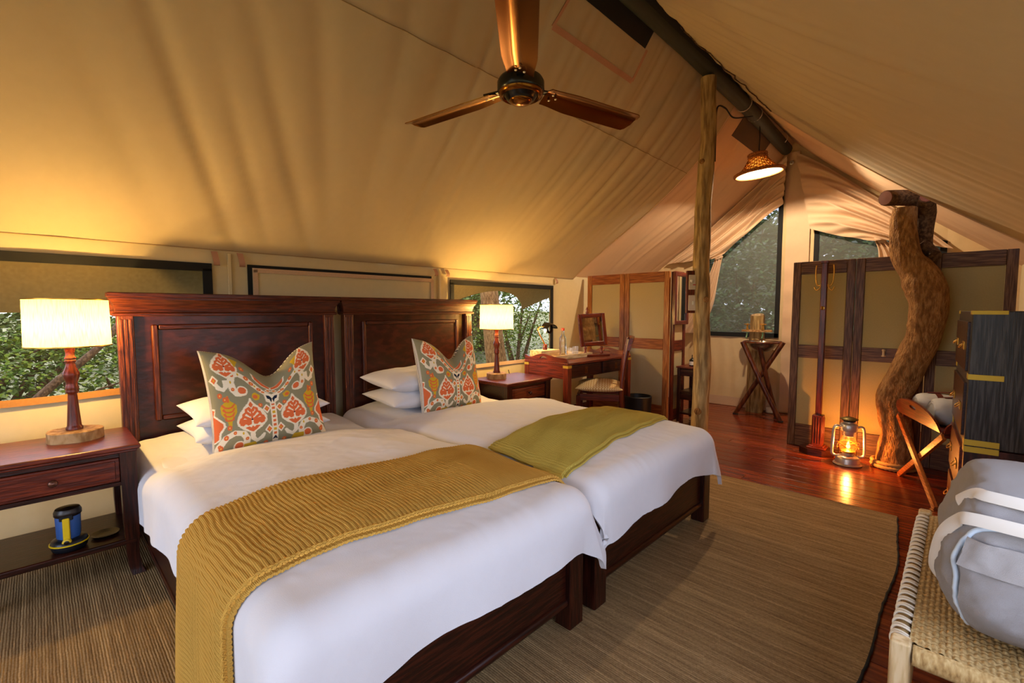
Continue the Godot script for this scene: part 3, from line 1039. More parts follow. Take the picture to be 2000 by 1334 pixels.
func make_bed(label: String, at: Vector3, w: float) -> Node3D:
	var bed := thing("bed", label, "bed", at, 0.0, "twin beds side by side")
	# w: width over the posts; origin at the middle of the headboard's front, on the floor
	var hw := w * 0.5
	for s in [-1, 1]:
		var p := MB.new()
		p.box(Vector3(s * (hw - 0.034), 0.6005, -0.03), Vector3(0.068, 1.179, 0.06), 0.005)
		for k in 3:
			p.box(Vector3(s * (hw - 0.034) + (k - 1) * 0.019, 0.74, 0.001), Vector3(0.012, 0.86, 0.006), 0.0025)
		put("post", p, M.head_y, bed)
	var pa := MB.new()
	pa.box(Vector3(0, 0.79, -0.04), Vector3(w - 0.13, 0.80, 0.02), 0.002)
	put("back_panel", pa, M.head_panel, bed)
	var px := hw - 0.155
	var py0 := 0.63
	var py1 := 1.125
	var fp := MB.new()
	fp.box(Vector3(0, (py0 + py1) * 0.5, -0.026), Vector3(px * 2.0 - 0.02, py1 - py0 - 0.02, 0.012), 0.006)
	put("raised_panel", fp, M.head_panel, bed)
	for s in [-1, 1]:
		var ml := MB.new()
		ml.box(Vector3(s * px, (py0 + py1) * 0.5, -0.02), Vector3(0.03, py1 - py0 + 0.03, 0.022), 0.008)
		put("moulding", ml, M.head_y, bed)
	for y in [py0, py1]:
		var mh := MB.new()
		mh.box(Vector3(0, y, -0.0205), Vector3(px * 2.0 - 0.029, 0.03, 0.021), 0.008)
		put("moulding", mh, M.head_x, bed)
	# cornice: a stepped profile run along the top, wider at the ends too
	var co := MB.new()
	var prof := [[0.0, 1.185], [0.010, 1.185], [0.014, 1.19], [0.014, 1.198], [0.010, 1.203], [0.004, 1.206], [0.006, 1.225], [0.014, 1.25], [0.026, 1.268], [0.030, 1.272], [0.030, 1.282], [0.036, 1.286], [0.036, 1.304], [0.033, 1.308]]
	for k in prof.size() - 1:
		var a: Array = prof[k]
		var b: Array = prof[k + 1]
		var nn := Vector2(b[1] - a[1], -(b[0] - a[0])).normalized()
		var e0: float = a[0]
		var e1: float = b[0]
		var q := [co.vert(Vector3(-hw - e0, a[1], e0), Vector3(0, nn.y, nn.x)), co.vert(Vector3(hw + e0, a[1], e0), Vector3(0, nn.y, nn.x)), co.vert(Vector3(hw + e1, b[1], e1), Vector3(0, nn.y, nn.x)), co.vert(Vector3(-hw - e1, b[1], e1), Vector3(0, nn.y, nn.x))]
		co.quad(q[0], q[1], q[2], q[3])
		for s in [-1, 1]:
			var q2 := [co.vert(Vector3(s * (hw + e0), a[1], -0.06), Vector3(s * nn.x, nn.y, 0)), co.vert(Vector3(s * (hw + e0), a[1], e0), Vector3(s * nn.x, nn.y, 0)), co.vert(Vector3(s * (hw + e1), b[1], e1), Vector3(s * nn.x, nn.y, 0)), co.vert(Vector3(s * (hw + e1), b[1], -0.06), Vector3(s * nn.x, nn.y, 0))]
			co.quad(q2[0], q2[1], q2[2], q2[3])
	co.flat([Vector3(-hw - 0.033, 1.308, -0.06), Vector3(hw + 0.033, 1.308, -0.06), Vector3(hw + 0.033, 1.308, 0.033), Vector3(-hw - 0.033, 1.308, 0.033)], Vector3.UP)
	co.flat([Vector3(-hw - 0.02, 1.19, -0.06), Vector3(hw + 0.02, 1.19, -0.06), Vector3(hw + 0.03, 1.308, -0.06), Vector3(-hw - 0.03, 1.308, -0.06)], Vector3.FORWARD)
	co.flat([Vector3(-hw, 1.185, -0.06), Vector3(hw, 1.185, -0.06), Vector3(hw, 1.185, 0.0), Vector3(-hw, 1.185, 0.0)], Vector3.DOWN)
	put("cornice", co, M.head_x, bed)
	for s in [-1, 1]:
		var r := MB.new()
		r.box(Vector3(s * (hw - 0.045), 0.20, 1.03), Vector3(0.03, 0.17, 2.04), 0.004)
		r.box(Vector3(s * (hw - 0.036), 0.115, 1.03), Vector3(0.026, 0.02, 2.04), 0.006)
		put("side_rail", r, M.mahog_z, bed)
		var l := MB.new()
		l.box(Vector3(s * (hw - 0.045), 0.1555, 2.055), Vector3(0.085, 0.289, 0.075), 0.006)
		put("leg", l, M.mahog_y, bed)
	var f := MB.new()
	f.box(Vector3(0, 0.21, 2.055), Vector3(w - 0.16, 0.18, 0.03), 0.004)
	put("foot_panel", f, M.mahog_x, bed)
	var fb := MB.new()
	fb.tube([Vector3(-hw + 0.087, 0.115, 2.066), Vector3(hw - 0.087, 0.115, 2.066)], 0.017, 10)
	put("foot_moulding", fb, M.mahog_x, bed)
	return bed

func cushion_tex() -> ImageTexture:
	var n := 640
	var im := Image.create(n, n, false, Image.FORMAT_RGB8)
	var olive := C("8a8467")
	var cream := C("e6d9bd")
	var orange := C("d4683a")
	var yellow := C("c9a127")
	var navy := C("1b2233")
	im.fill(olive)
	var rng := RandomNumberGenerator.new()
	rng.seed = 40
	# all coordinates 0..1, y down; every motif is drawn on both sides of the middle axis
	var poly := func(pts: Array, col: Color, jag: float) -> void:
		for mir in [false, true]:
			var ys := INF
			var ye := -INF
			var q := []
			for p in pts:
				var x: float = (1.0 - p[0]) if mir else p[0]
				q.append(Vector2(x * n, p[1] * n))
				ys = minf(ys, p[1] * n)
				ye = maxf(ye, p[1] * n)
			for y in range(maxi(0, int(ys)), mini(n, int(ye) + 1)):
				var xs := []
				for i in q.size():
					var a: Vector2 = q[i]
					var b: Vector2 = q[(i + 1) % q.size()]
					if (a.y <= y and b.y > y) or (b.y <= y and a.y > y):
						xs.append(a.x + (y - a.y) / (b.y - a.y) * (b.x - a.x))
				xs.sort()
				for k in range(0, xs.size() - 1, 2):
					var l: float = xs[k] - rng.randf() * jag
					var r: float = xs[k + 1] + rng.randf() * jag
					im.fill_rect(Rect2i(int(l), y, maxi(1, int(r - l)), 1), col)
	var oval := func(cx: float, cy: float, rx: float, ry: float, pw: float) -> Array:
		var o := []
		for k in 36:
			var a := TAU * k / 36.0
			o.append([cx + rx * signf(cos(a)) * pow(absf(cos(a)), pw), cy + ry * signf(sin(a)) * pow(absf(sin(a)), pw)])
		return o
	var band := func(pts: Array, w: float) -> Array:
		var o := []
		var m := pts.size()
		var back := []
		for i in m:
			var a: Array = pts[maxi(i - 1, 0)]
			var b: Array = pts[mini(i + 1, m - 1)]
			var d := Vector2(b[0] - a[0], b[1] - a[1]).normalized()
			var ww := w * (1.0 if i < m - 1 else 0.5)
			o.append([pts[i][0] - d.y * ww, pts[i][1] + d.x * ww])
			back.push_front([pts[i][0] + d.y * ww, pts[i][1] - d.x * ww])
		return o + back
	var palmette := func(cx: float, cy: float, s: float, up: bool) -> void:
		var k := s
		# pointed cream body with orange petals, two lobes and a tail
		var kx := k * 0.92
		var body := [[0.0, -1.5], [0.16, -1.1], [0.45, -0.8], [0.78, -0.4], [1.0, 0.1], [0.97, 0.5], [0.62, 0.88], [0.25, 1.1], [0.0, 1.32]]
		if not up:
			body = [[0.0, -0.75], [0.5, -0.8], [0.9, -0.5], [1.1, 0.0], [1.0, 0.5], [0.62, 0.88], [0.25, 1.1], [0.0, 1.32]]
		var ring := []
		for p in body:
			ring.append([cx + p[0] * kx, cy + p[1] * k])
		for i in range(body.size() - 2, 0, -1):
			ring.append([cx - body[i][0] * kx, cy + body[i][1] * k])
		poly.call(ring, cream, 6.0)
		for sd in [-1.0, 1.0]:
			for a in 3:
				if not up and a < 2:
					continue
				var o := 0.33 * a
				var pp := []
				for p in [[0.05, -0.42 + o], [0.2 + 0.15 * a, -0.74 + o], [0.34 + 0.2 * a, -0.62 + o * 1.05], [0.40 + 0.23 * a, -0.38 + o * 1.1]]:
					pp.append([cx + sd * p[0] * kx, cy + p[1] * k])
				poly.call(band.call(pp, 0.085 * k), orange, 3.0)
			var lobe := []
			for p in [[0.06, 0.36], [0.28, 0.16], [0.6, 0.10], [0.86, 0.24], [0.82, 0.52], [0.62, 0.60], [0.46, 0.46], [0.30, 0.62], [0.1, 0.56]]:
				lobe.append([cx + sd * p[0] * kx, cy + p[1] * k])
			poly.call(lobe, orange, 3.0)
		var tl := []
		for p in [[-0.5, 0.74], [-0.25, 0.70], [-0.1, 0.82], [0.0, 0.68], [0.1, 0.82], [0.25, 0.70], [0.5, 0.74], [0.25, 0.99], [0.0, 1.14], [-0.25, 0.99]]:
			tl.append([cx + p[0] * kx, cy + p[1] * k])
		poly.call(tl, orange, 3.0)
		if up:
			poly.call([[cx, cy - 1.2 * k], [cx + 0.13 * k, cy - 0.95 * k], [cx, cy - 0.72 * k], [cx - 0.13 * k, cy - 0.95 * k]], orange, 3.0)
			poly.call([[cx - 0.045 * k, cy - 0.6 * k], [cx + 0.045 * k, cy - 0.6 * k], [cx + 0.06 * k, cy + 0.1 * k], [cx - 0.06 * k, cy + 0.1 * k]], orange, 2.0)
		poly.call([[cx, cy + 0.08 * k], [cx + 0.05 * k, cy + 0.24 * k], [cx - 0.05 * k, cy + 0.24 * k]], navy, 1.0)
	var diamond := func(cx: float, cy: float, s: float) -> void:
		poly.call([[cx, cy - s * 1.5], [cx + s, cy], [cx, cy + s * 1.5], [cx - s, cy]], cream, 4.0)
		poly.call([[cx, cy - s * 0.9], [cx + s * 0.6, cy], [cx, cy + s * 0.9], [cx - s * 0.6, cy]], orange, 2.0)
		poly.call([[cx, cy - s * 0.35], [cx + s * 0.22, cy], [cx, cy + s * 0.35], [cx - s * 0.22, cy]], yellow, 1.0)
	var dot := func(cx: float, cy: float, s: float) -> void:
		poly.call(oval.call(cx, cy, s, s * 1.4, 1.0), orange, 3.0)
		poly.call(oval.call(cx, cy, s * 0.3, s * 0.5, 1.0), C("e8b45a"), 1.0)
	# horns that curl outwards from the middle, with squares along them, and a lower pair
	for h in [[[0.5, 0.44], [0.43, 0.375], [0.37, 0.31], [0.31, 0.25], [0.25, 0.22], [0.2, 0.24], [0.18, 0.31], [0.19, 0.38], [0.225, 0.43], [0.255, 0.44]], [[0.02, 0.98], [0.05, 0.90], [0.10, 0.83], [0.17, 0.80], [0.235, 0.82], [0.265, 0.88], [0.255, 0.95], [0.22, 1.0]]]:
		poly.call(band.call(h, 0.026), cream, 5.0)
		for k in range(1, h.size() - 2):
			if k % 2 == 1:
				dot.call(h[k][0], h[k][1], 0.012)
			else:
				poly.call(oval.call(h[k][0], h[k][1], 0.007, 0.014, 1.0), yellow, 1.0)
	for c in [[0.262, 0.395], [0.20, 0.94]]:
		poly.call(oval.call(c[0], c[1], 0.042, 0.052, 1.0), cream, 5.0)
		poly.call(oval.call(c[0], c[1] - 0.004, 0.03, 0.034, 1.0), orange, 5.0)
	palmette.call(0.315, 0.67, 0.132, true)
	palmette.call(0.155, 0.135, 0.105, true)
	# tendrils below the palmettes
	for t in [[[0.31, 0.83], [0.315, 0.89], [0.345, 0.925], [0.385, 0.90], [0.41, 0.86]], [[0.14, 0.29], [0.14, 0.35], [0.115, 0.38], [0.08, 0.36], [0.06, 0.31]]]:
		poly.call(band.call(t, 0.018), cream, 4.0)
	# yellow leaves
	poly.call([[0.135, 0.435], [0.15, 0.485], [0.20, 0.53], [0.195, 0.6], [0.155, 0.67], [0.138, 0.77], [0.12, 0.67], [0.078, 0.6], [0.075, 0.53], [0.12, 0.485]], yellow, 5.0)
	for k in 4:
		var yy := 0.515 + 0.04 * k
		poly.call(band.call([[0.085 + 0.006 * k, yy], [0.11, yy + 0.03], [0.138, yy + 0.036], [0.165, yy + 0.03], [0.188 - 0.006 * k, yy]], 0.007), orange, 3.0)
	poly.call([[0.13, 0.44], [0.144, 0.44], [0.144, 0.5], [0.13, 0.5]], orange, 2.0)
	poly.call([[0.345, 0.42], [0.365, 0.40], [0.40, 0.43], [0.39, 0.49], [0.36, 0.50], [0.335, 0.46]], yellow, 4.0)
	poly.call(oval.call(0.362, 0.455, 0.018, 0.024, 1.0), orange, 3.0)
	poly.call([[0.24, 0.93], [0.33, 0.93], [0.36, 1.0], [0.24, 1.0]], yellow, 4.0)
	# half palmette at the side edge
	poly.call([[0.0, 0.53], [0.03, 0.54], [0.02, 0.60], [0.09, 0.68], [0.10, 0.72], [0.06, 0.78], [0.055, 0.84], [0.0, 0.87]], cream, 5.0)
	poly.call([[0.0, 0.54], [0.022, 0.555], [0.012, 0.61], [0.078, 0.69], [0.08, 0.72], [0.045, 0.77], [0.04, 0.83], [0.0, 0.86]], orange, 4.0)
	# stem down the middle
	poly.call([[0.478, 0.44], [0.522, 0.44], [0.522, 1.0], [0.478, 1.0]], cream, 3.0)
	for k in 8:
		var yy := 0.57 + k * 0.045
		poly.call([[0.488, yy - 0.014], [0.512, yy - 0.014], [0.512, yy + 0.012], [0.488, yy + 0.012]], yellow if k in [2, 6] else orange, 1.0)
	poly.call([[0.44, 0.42], [0.56, 0.42], [0.55, 0.52], [0.5, 0.56], [0.45, 0.52]], cream, 6.0)
	poly.call([[0.452, 0.425], [0.475, 0.43], [0.498, 0.48], [0.49, 0.54], [0.478, 0.49], [0.46, 0.48]], navy, 2.0)
	poly.call([[0.478, 0.95], [0.498, 0.91], [0.5, 0.94]], navy, 2.0)
	for dd in [[0.445, 0.61], [0.45, 0.83]]:
		diamond.call(dd[0], dd[1], 0.034)
	diamond.call(0.055, 0.29, 0.032)
	diamond.call(0.475, 0.33, 0.026)
	for p in [[0.395, 0.56], [0.08, 0.43], [0.115, 0.47], [0.13, 0.74], [0.10, 0.83], [0.31, 0.24], [0.345, 0.29], [0.42, 0.97], [0.40, 0.345], [0.29, 0.14], [0.06, 0.92]]:
		dot.call(p[0], p[1], 0.017)
	poly.call([[0.36, 0.13], [0.44, 0.2], [0.5, 0.24], [0.5, 0.30], [0.43, 0.27], [0.37, 0.2]], cream, 5.0)
	poly.call([[0.375, 0.14], [0.44, 0.205], [0.49, 0.24], [0.49, 0.28], [0.43, 0.255], [0.385, 0.2]], orange, 4.0)
	poly.call([[0.21, 0.05], [0.27, 0.06], [0.24, 0.14]], yellow, 4.0)
	# weave grain
	for y in range(0, n, 2):
		for x in range(y % 3, n, 3):
			var c := im.get_pixel(x, y)
			im.set_pixel(x, y, c.darkened(rng.randf() * 0.10))
	return ImageTexture.create_from_image(im)

func make_cushion(label: String, at: Vector3, b: Basis, front: Material, back: Material) -> void:
	var c := thing("cushion", label, "cushion", at, 0.0, "ikat cushions on the beds")
	c.basis = b
	var w := 0.57
	var h := 0.52
	var t := 0.17
	var f := MB.new()
	f.grid(48, 44, func(u: float, v: float) -> Vector3: return pillow_pt(ease_edge(lerpf(-0.905, 0.985, u)), ease_edge(lerpf(-0.99, 0.95, v)), w, h, t, 0.125, 1.0), Vector3.BACK, func(u: float, v: float) -> Vector2: return Vector2(0.5 + 0.5 * ease_edge(lerpf(-0.905, 0.985, u)), 0.5 - 0.5 * ease_edge(lerpf(-0.99, 0.95, v))))
	put("ikat_front", f, front, c)
	var k := MB.new()
	k.grid(48, 44, func(u: float, v: float) -> Vector3: return pillow_pt(ease_edge(u * 2.0 - 1.0), ease_edge(v * 2.0 - 1.0), w, h, t, 0.125, -1.0), Vector3.FORWARD, func(u: float, v: float) -> Vector2: return Vector2(u, v))
	k.grid(6, 44, func(u: float, v: float) -> Vector3: return pillow_pt(ease_edge(lerpf(-1.0, -0.905, u)), ease_edge(v * 2.0 - 1.0), w, h, t, 0.125, 1.0), Vector3.BACK, func(u: float, v: float) -> Vector2: return Vector2(u * 0.16, v))
	k.grid(48, 4, func(u: float, v: float) -> Vector3: return pillow_pt(ease_edge(u * 2.0 - 1.0), ease_edge(lerpf(0.95, 1.0, v)), w, h, t, 0.125, 1.0), Vector3.BACK, func(u: float, v: float) -> Vector2: return Vector2(u, v))
	k.grid(3, 44, func(u: float, v: float) -> Vector3: return pillow_pt(ease_edge(lerpf(0.985, 1.0, u)), ease_edge(v * 2.0 - 1.0), w, h, t, 0.125, 1.0), Vector3.BACK, func(u: float, v: float) -> Vector2: return Vector2(u * 0.05, v))
	k.grid(48, 3, func(u: float, v: float) -> Vector3: return pillow_pt(ease_edge(u * 2.0 - 1.0), ease_edge(lerpf(-1.0, -0.99, v)), w, h, t, 0.125, 1.0), Vector3.BACK, func(u: float, v: float) -> Vector2: return Vector2(u, v * 0.02))
	put("striped_back", k, back, c).set_meta("label", "black and white ticking stripe back and edge")

func make_pillow(label: String, at: Vector3, tilt: float, seed_: int, t: float) -> void:
	var nz := FastNoiseLite.new()
	nz.seed = seed_
	nz.frequency = 2.2
	var mb := MB.new()
	var w := 0.67
	var h := 0.44
	for s in [1.0, -1.0]:
		mb.grid(48, 34, func(u: float, v: float) -> Vector3:
			var a := ease_edge(u * 2.0 - 1.0)
			var b := ease_edge(v * 2.0 - 1.0)
			var p := pillow_pt(a, b, w, h, t, 0.0, s)
			var e := (1.0 - a * a) * (1.0 - b * b)
			return Vector3(p.x, p.z + s * e * 0.022 * nz.get_noise_2d(p.x, p.y) + 0.012 * a * b * sin(float(seed_)), -p.y), Vector3.UP * s)
	var o := solo("pillow", mb, M.white, label, "pillow", "white sleeping pillows")
	o.position = at
	o.rotation.x = tilt

func knit_material(col: Color) -> StandardMaterial3D:
	var n := 128
	var hm := Image.create(n, n, false, Image.FORMAT_L8)
	for y in n:
		for x in n:
			var fx := fposmod(x / 32.0, 1.0)
			var fy := fposmod(y / 16.0 + absf(fx - 0.5) * 1.2, 1.0)
			var h := 0.25 + 0.75 * pow(absf(sin(fy * PI)), 0.7) * pow(absf(sin(fx * TAU)), 0.5)
			hm.set_pixel(x, y, Color(h, h, h))
	var m := StandardMaterial3D.new()
	m.albedo_color = col
	m.heightmap_enabled = true
	m.heightmap_texture = ImageTexture.create_from_image(hm)
	m.heightmap_scale = 0.5
	m.roughness = 0.95
	m.metallic_specular = 0.2
	m.rim_enabled = true
	m.rim = 0.35
	m.rim_tint = 0.8
	return m

func make_throw(label: String, d: Duvet, s0: float, s1: float, za0: float, za1: float, zb0: float, zb1: float, m: Material) -> void:
	var root := thing("knitted_throw", label, "throw", Vector3.ZERO, 0.0, "knitted throws across the beds")
	var ribs := int((s1 - s0) / 0.0135)
	var th := 0.011
	var sfc := func(s: float, q: float, up: float) -> Vector3:
		var k := (s - s0) / (s1 - s0)
		var e := 0.012 * sin(k * 11.0) + 0.006 * sin(k * 27.0)
		var t := lerpf(lerpf(za0, za1, k) + e, lerpf(zb0, zb1, k) + e * 0.7, q)
		var p := d.at(s, t)
		var px := d.at(s + 0.01, t) - p
		var pz := d.at(s, t + 0.01) - p
		return p + pz.cross(px).normalized() * up
	var body := MB.new()
	body.sheet(ribs * 6, 34, func(u: float, q: float) -> Vector3:
		var s := lerpf(s0, s1, u)
		var wav := 0.25 * sin(q * 15.0 + u * 9.0) + 0.4 * sin(q * 5.0)
		var rib := pow(absf(sin((u * ribs + wav) * PI)), 0.8)
		var edge := minf(1.0, minf(q, 1.0 - q) * 12.0)
		return sfc.call(s, q, 0.009 + th * (0.5 + 0.5 * edge) + 0.0058 * rib), Vector3.UP, 0.014, func(u: float, q: float) -> Vector2: return Vector2(u * ribs * 0.5, q * 8.0))
	put("ribbed_field", body, m, root)
	# folded under-layer showing as a second edge
	var under := MB.new()
	under.sheet(ribs * 2, 6, func(u: float, q: float) -> Vector3:
		var s := lerpf(s0, s1, u)
		return sfc.call(s, 0.9 + 0.13 * q, 0.010 + 0.003 * absf(sin(u * ribs * PI))), Vector3.UP, 0.008, func(u: float, q: float) -> Vector2: return Vector2(u * ribs * 0.5, q))
	put("under_fold", under, m, root)
	var b := MB.new()
	var pts := []
	for k in ribs * 2 + 1:
		pts.append(sfc.call(lerpf(s0, s1, k / (ribs * 2.0)), 0.985, 0.016 + 0.002 * (k % 2)))
	b.tube(pts, 0.0055, 6)
	put("stitched_edge", b, m, root)

func build_beds() -> void:
	var beds := [make_bed("left dark mahogany twin bed with a panelled headboard, beside the blue torch nightstand", Vector3(0.857, 0, 0), 1.14), make_bed("right dark mahogany twin bed with a panelled headboard, nearer the writing desk", Vector3(2.085, 0, 0), 1.17)]
	for k in 2:
		var mt := MB.new()
		mt.box(Vector3(0, 0.39, 1.045), Vector3(1.0 + 0.03 * k, 0.21, 1.93), 0.04)
		put("mattress", mt, M.white, beds[k])
	var dl := Duvet.new()
	dl.x0 = 0.38
	dl.x1 = 1.355
	dl.z0 = 0.02
	dl.z1 = 2.05
	dl.nz.seed = 3
	dl.nz.frequency = 0.8
	solo("duvet", duvet_shape(dl, 0.30, 0.25, 0.28), M.white, "white duvet on the left bed, hanging over its near side and foot", "duvet", "white duvets")
	var dr := Duvet.new()
	dr.x0 = 1.545
	dr.x1 = 2.565
	dr.z0 = 0.02
	dr.z1 = 2.045
	dr.flare_low = 0.0
	dr.nz.seed = 8
	dr.nz.frequency = 0.8
	solo("duvet", duvet_shape(dr, 0.15, 0.27, 0.285), M.white, "white duvet on the right bed, its corner hanging beside the timber pole", "duvet", "white duvets")
	make_pillow("lower white pillow of the pair on the left bed", Vector3(0.845, 0.578, 0.235), 0.02, 3, 0.15)
	make_pillow("upper white pillow of the pair on the left bed, lit yellow by the lamp", Vector3(0.85, 0.672, 0.225), 0.05, 4, 0.15)
	make_pillow("lower white pillow of the pair on the right bed", Vector3(1.945, 0.60, 0.235), 0.02, 5, 0.14)
	make_pillow("upper white pillow of the pair on the right bed", Vector3(1.935, 0.72, 0.225), 0.06, 6, 0.16)
	var front := StandardMaterial3D.new()
	front.albedo_texture = cushion_tex()
	front.roughness = 0.9
	front.metallic_specular = 0.25
	var si := Image.create(256, 4, false, Image.FORMAT_RGB8)
	for x in 256:
		var k := x % 9
		si.fill_rect(Rect2i(x, 0, 1, 4), C("22201f") if k < 3 else C("ddd3c4"))
	var back := StandardMaterial3D.new()
	back.albedo_texture = ImageTexture.create_from_image(si)
	back.roughness = 0.9
	back.uv1_scale = Vector3(1.6, 1, 1)
	make_cushion("patterned orange and olive cushion propped on the left bed", Vector3(0.845, 0.745, 0.43), Basis(Vector3.UP, -0.02) * Basis(Vector3.RIGHT, -0.24) * Basis(Vector3.BACK, 0.035), front, back)
	make_cushion("patterned orange and olive cushion propped on the right bed", Vector3(2.055, 0.745, 0.46), Basis(Vector3.UP, 0.06) * Basis(Vector3.RIGHT, -0.2), front, back)
	var tl := knit_material(C("f2bb58"))
	tl.uv1_scale = Vector3(1, 3, 1)
	make_throw("mustard knitted throw laid across the left bed and hanging to the floor side", dl, dl.x0 - 0.54, dl.x1 + 0.09, 1.37, 1.47, 1.86, 1.98, tl)
	var t2 := knit_material(C("e2c75e"))
	t2.uv1_scale = Vector3(1, 3, 1)
	make_throw("olive yellow knitted throw laid across the right bed", dr, dr.x0 - 0.07, dr.x1 + 0.06, 1.50, 1.42, 1.95, 1.84, t2)

# ---------------------------------------------------------------- nightstands, lamps and torch
func make_nightstand(label: String, at: Vector3, w: float) -> void:
	var t := thing("nightstand", label, "nightstand", at, 0.0, "nightstands beside the beds")
	var d := 0.42
	var h := 0.6015
	var top := MB.new()
	top.box(Vector3(0, h - 0.011, 0), Vector3(w + 0.03, 0.022, d + 0.03), 0.007)
	top.box(Vector3(0, h - 0.027, 0), Vector3(w + 0.008, 0.012, d + 0.008), 0.004)
	put("table_top", top, M.red_x, t)
	for sx in [-1, 1]:
		for sz in [-1, 1]:
			var l := MB.new()
			var q := [[h - 0.033, 0.0, 0.030], [0.25, 0.0, 0.027], [0.10, 0.0, 0.022], [0.03, 0.006, 0.022], [0.0, 0.016, 0.024]]
			var fx := func(u: float, v: float) -> Vector3:
				var f := v * (q.size() - 1)
				var i := mini(int(f), q.size() - 2)
				var k := f - i
				var y := lerpf(q[i][0], q[i + 1][0], k)
				var o := lerpf(q[i][1], q[i + 1][1], k)
				var r := lerpf(q[i][2], q[i + 1][2], k)
				var a: float = floorf(fposmod(u * 4.0, 4.0)) 
				var c := [Vector2(-1, -1), Vector2(1, -1), Vector2(1, 1), Vector2(-1, 1), Vector2(-1, -1)]
				var p: Vector2 = c[int(a)].lerp(c[int(a) + 1], u * 4.0 - a) if u < 1.0 else c[4]
				return Vector3(sx * (w * 0.5 - 0.03 + o) + p.x * r, y, sz * (d * 0.5 - 0.03 + o) + p.y * r)
			for side in 4:
				l.grid(1, 8, func(u: float, v: float) -> Vector3: return fx.call((side + u * 0.9999) / 4.0, v), [Vector3.FORWARD, Vector3.RIGHT, Vector3.BACK, Vector3.LEFT][side])
			l.flat([Vector3(sx * (w * 0.5 - 0.014) - 0.024, 0, sz * (d * 0.5 - 0.014) - 0.024), Vector3(sx * (w * 0.5 - 0.014) + 0.024, 0, sz * (d * 0.5 - 0.014) - 0.024), Vector3(sx * (w * 0.5 - 0.014) + 0.024, 0, sz * (d * 0.5 - 0.014) + 0.024), Vector3(sx * (w * 0.5 - 0.014) - 0.024, 0, sz * (d * 0.5 - 0.014) + 0.024)], Vector3.DOWN)
			put("leg", l, M.mahog_y, t)
	var ap := MB.new()
	ap.box(Vector3(0, h - 0.11, -d * 0.5 + 0.03), Vector3(w - 0.11, 0.15, 0.02), 0.002)
	for s in [-1, 1]:
		ap.box(Vector3(s * (w * 0.5 - 0.03), h - 0.11, 0), Vector3(0.02, 0.15, d - 0.11), 0.002)
	ap.box(Vector3(0, h - 0.045, d * 0.5 - 0.03), Vector3(w - 0.11, 0.02, 0.024), 0.002)
	ap.box(Vector3(0, h - 0.176, d * 0.5 - 0.03), Vector3(w - 0.11, 0.018, 0.024), 0.002)
	put("apron", ap, M.mahog_x, t)
	var dr := MB.new()
	dr.box(Vector3(0, h - 0.111, d * 0.5 - 0.03), Vector3(w - 0.118, 0.108, 0.028), 0.004)
	dr.box(Vector3(0, h - 0.111, d * 0.5 - 0.0155), Vector3(w - 0.15, 0.085, 0.006), 0.003)
	var drawer := put("drawer", dr, M.red_x, t)
	var kn := MB.new()
	kn.lathe([[0.007, 0.0], [0.007, 0.012], [0.014, 0.018], [0.016, 0.024], [0.012, 0.031], [0.0, 0.033]], 18, Vector3(0, h - 0.111, d * 0.5 - 0.013), Basis(Vector3.RIGHT, Vector3.BACK, Vector3.DOWN))
	put("knob", kn, plain(Color(0.4, 0.26, 0.2), 0.28, 0.7), drawer)
	var sh := MB.new()
	sh.box(Vector3(0, 0.155, 0), Vector3(w - 0.02, 0.028, d - 0.01), 0.007)
	put("shelf", sh, M.mahog_x, t)

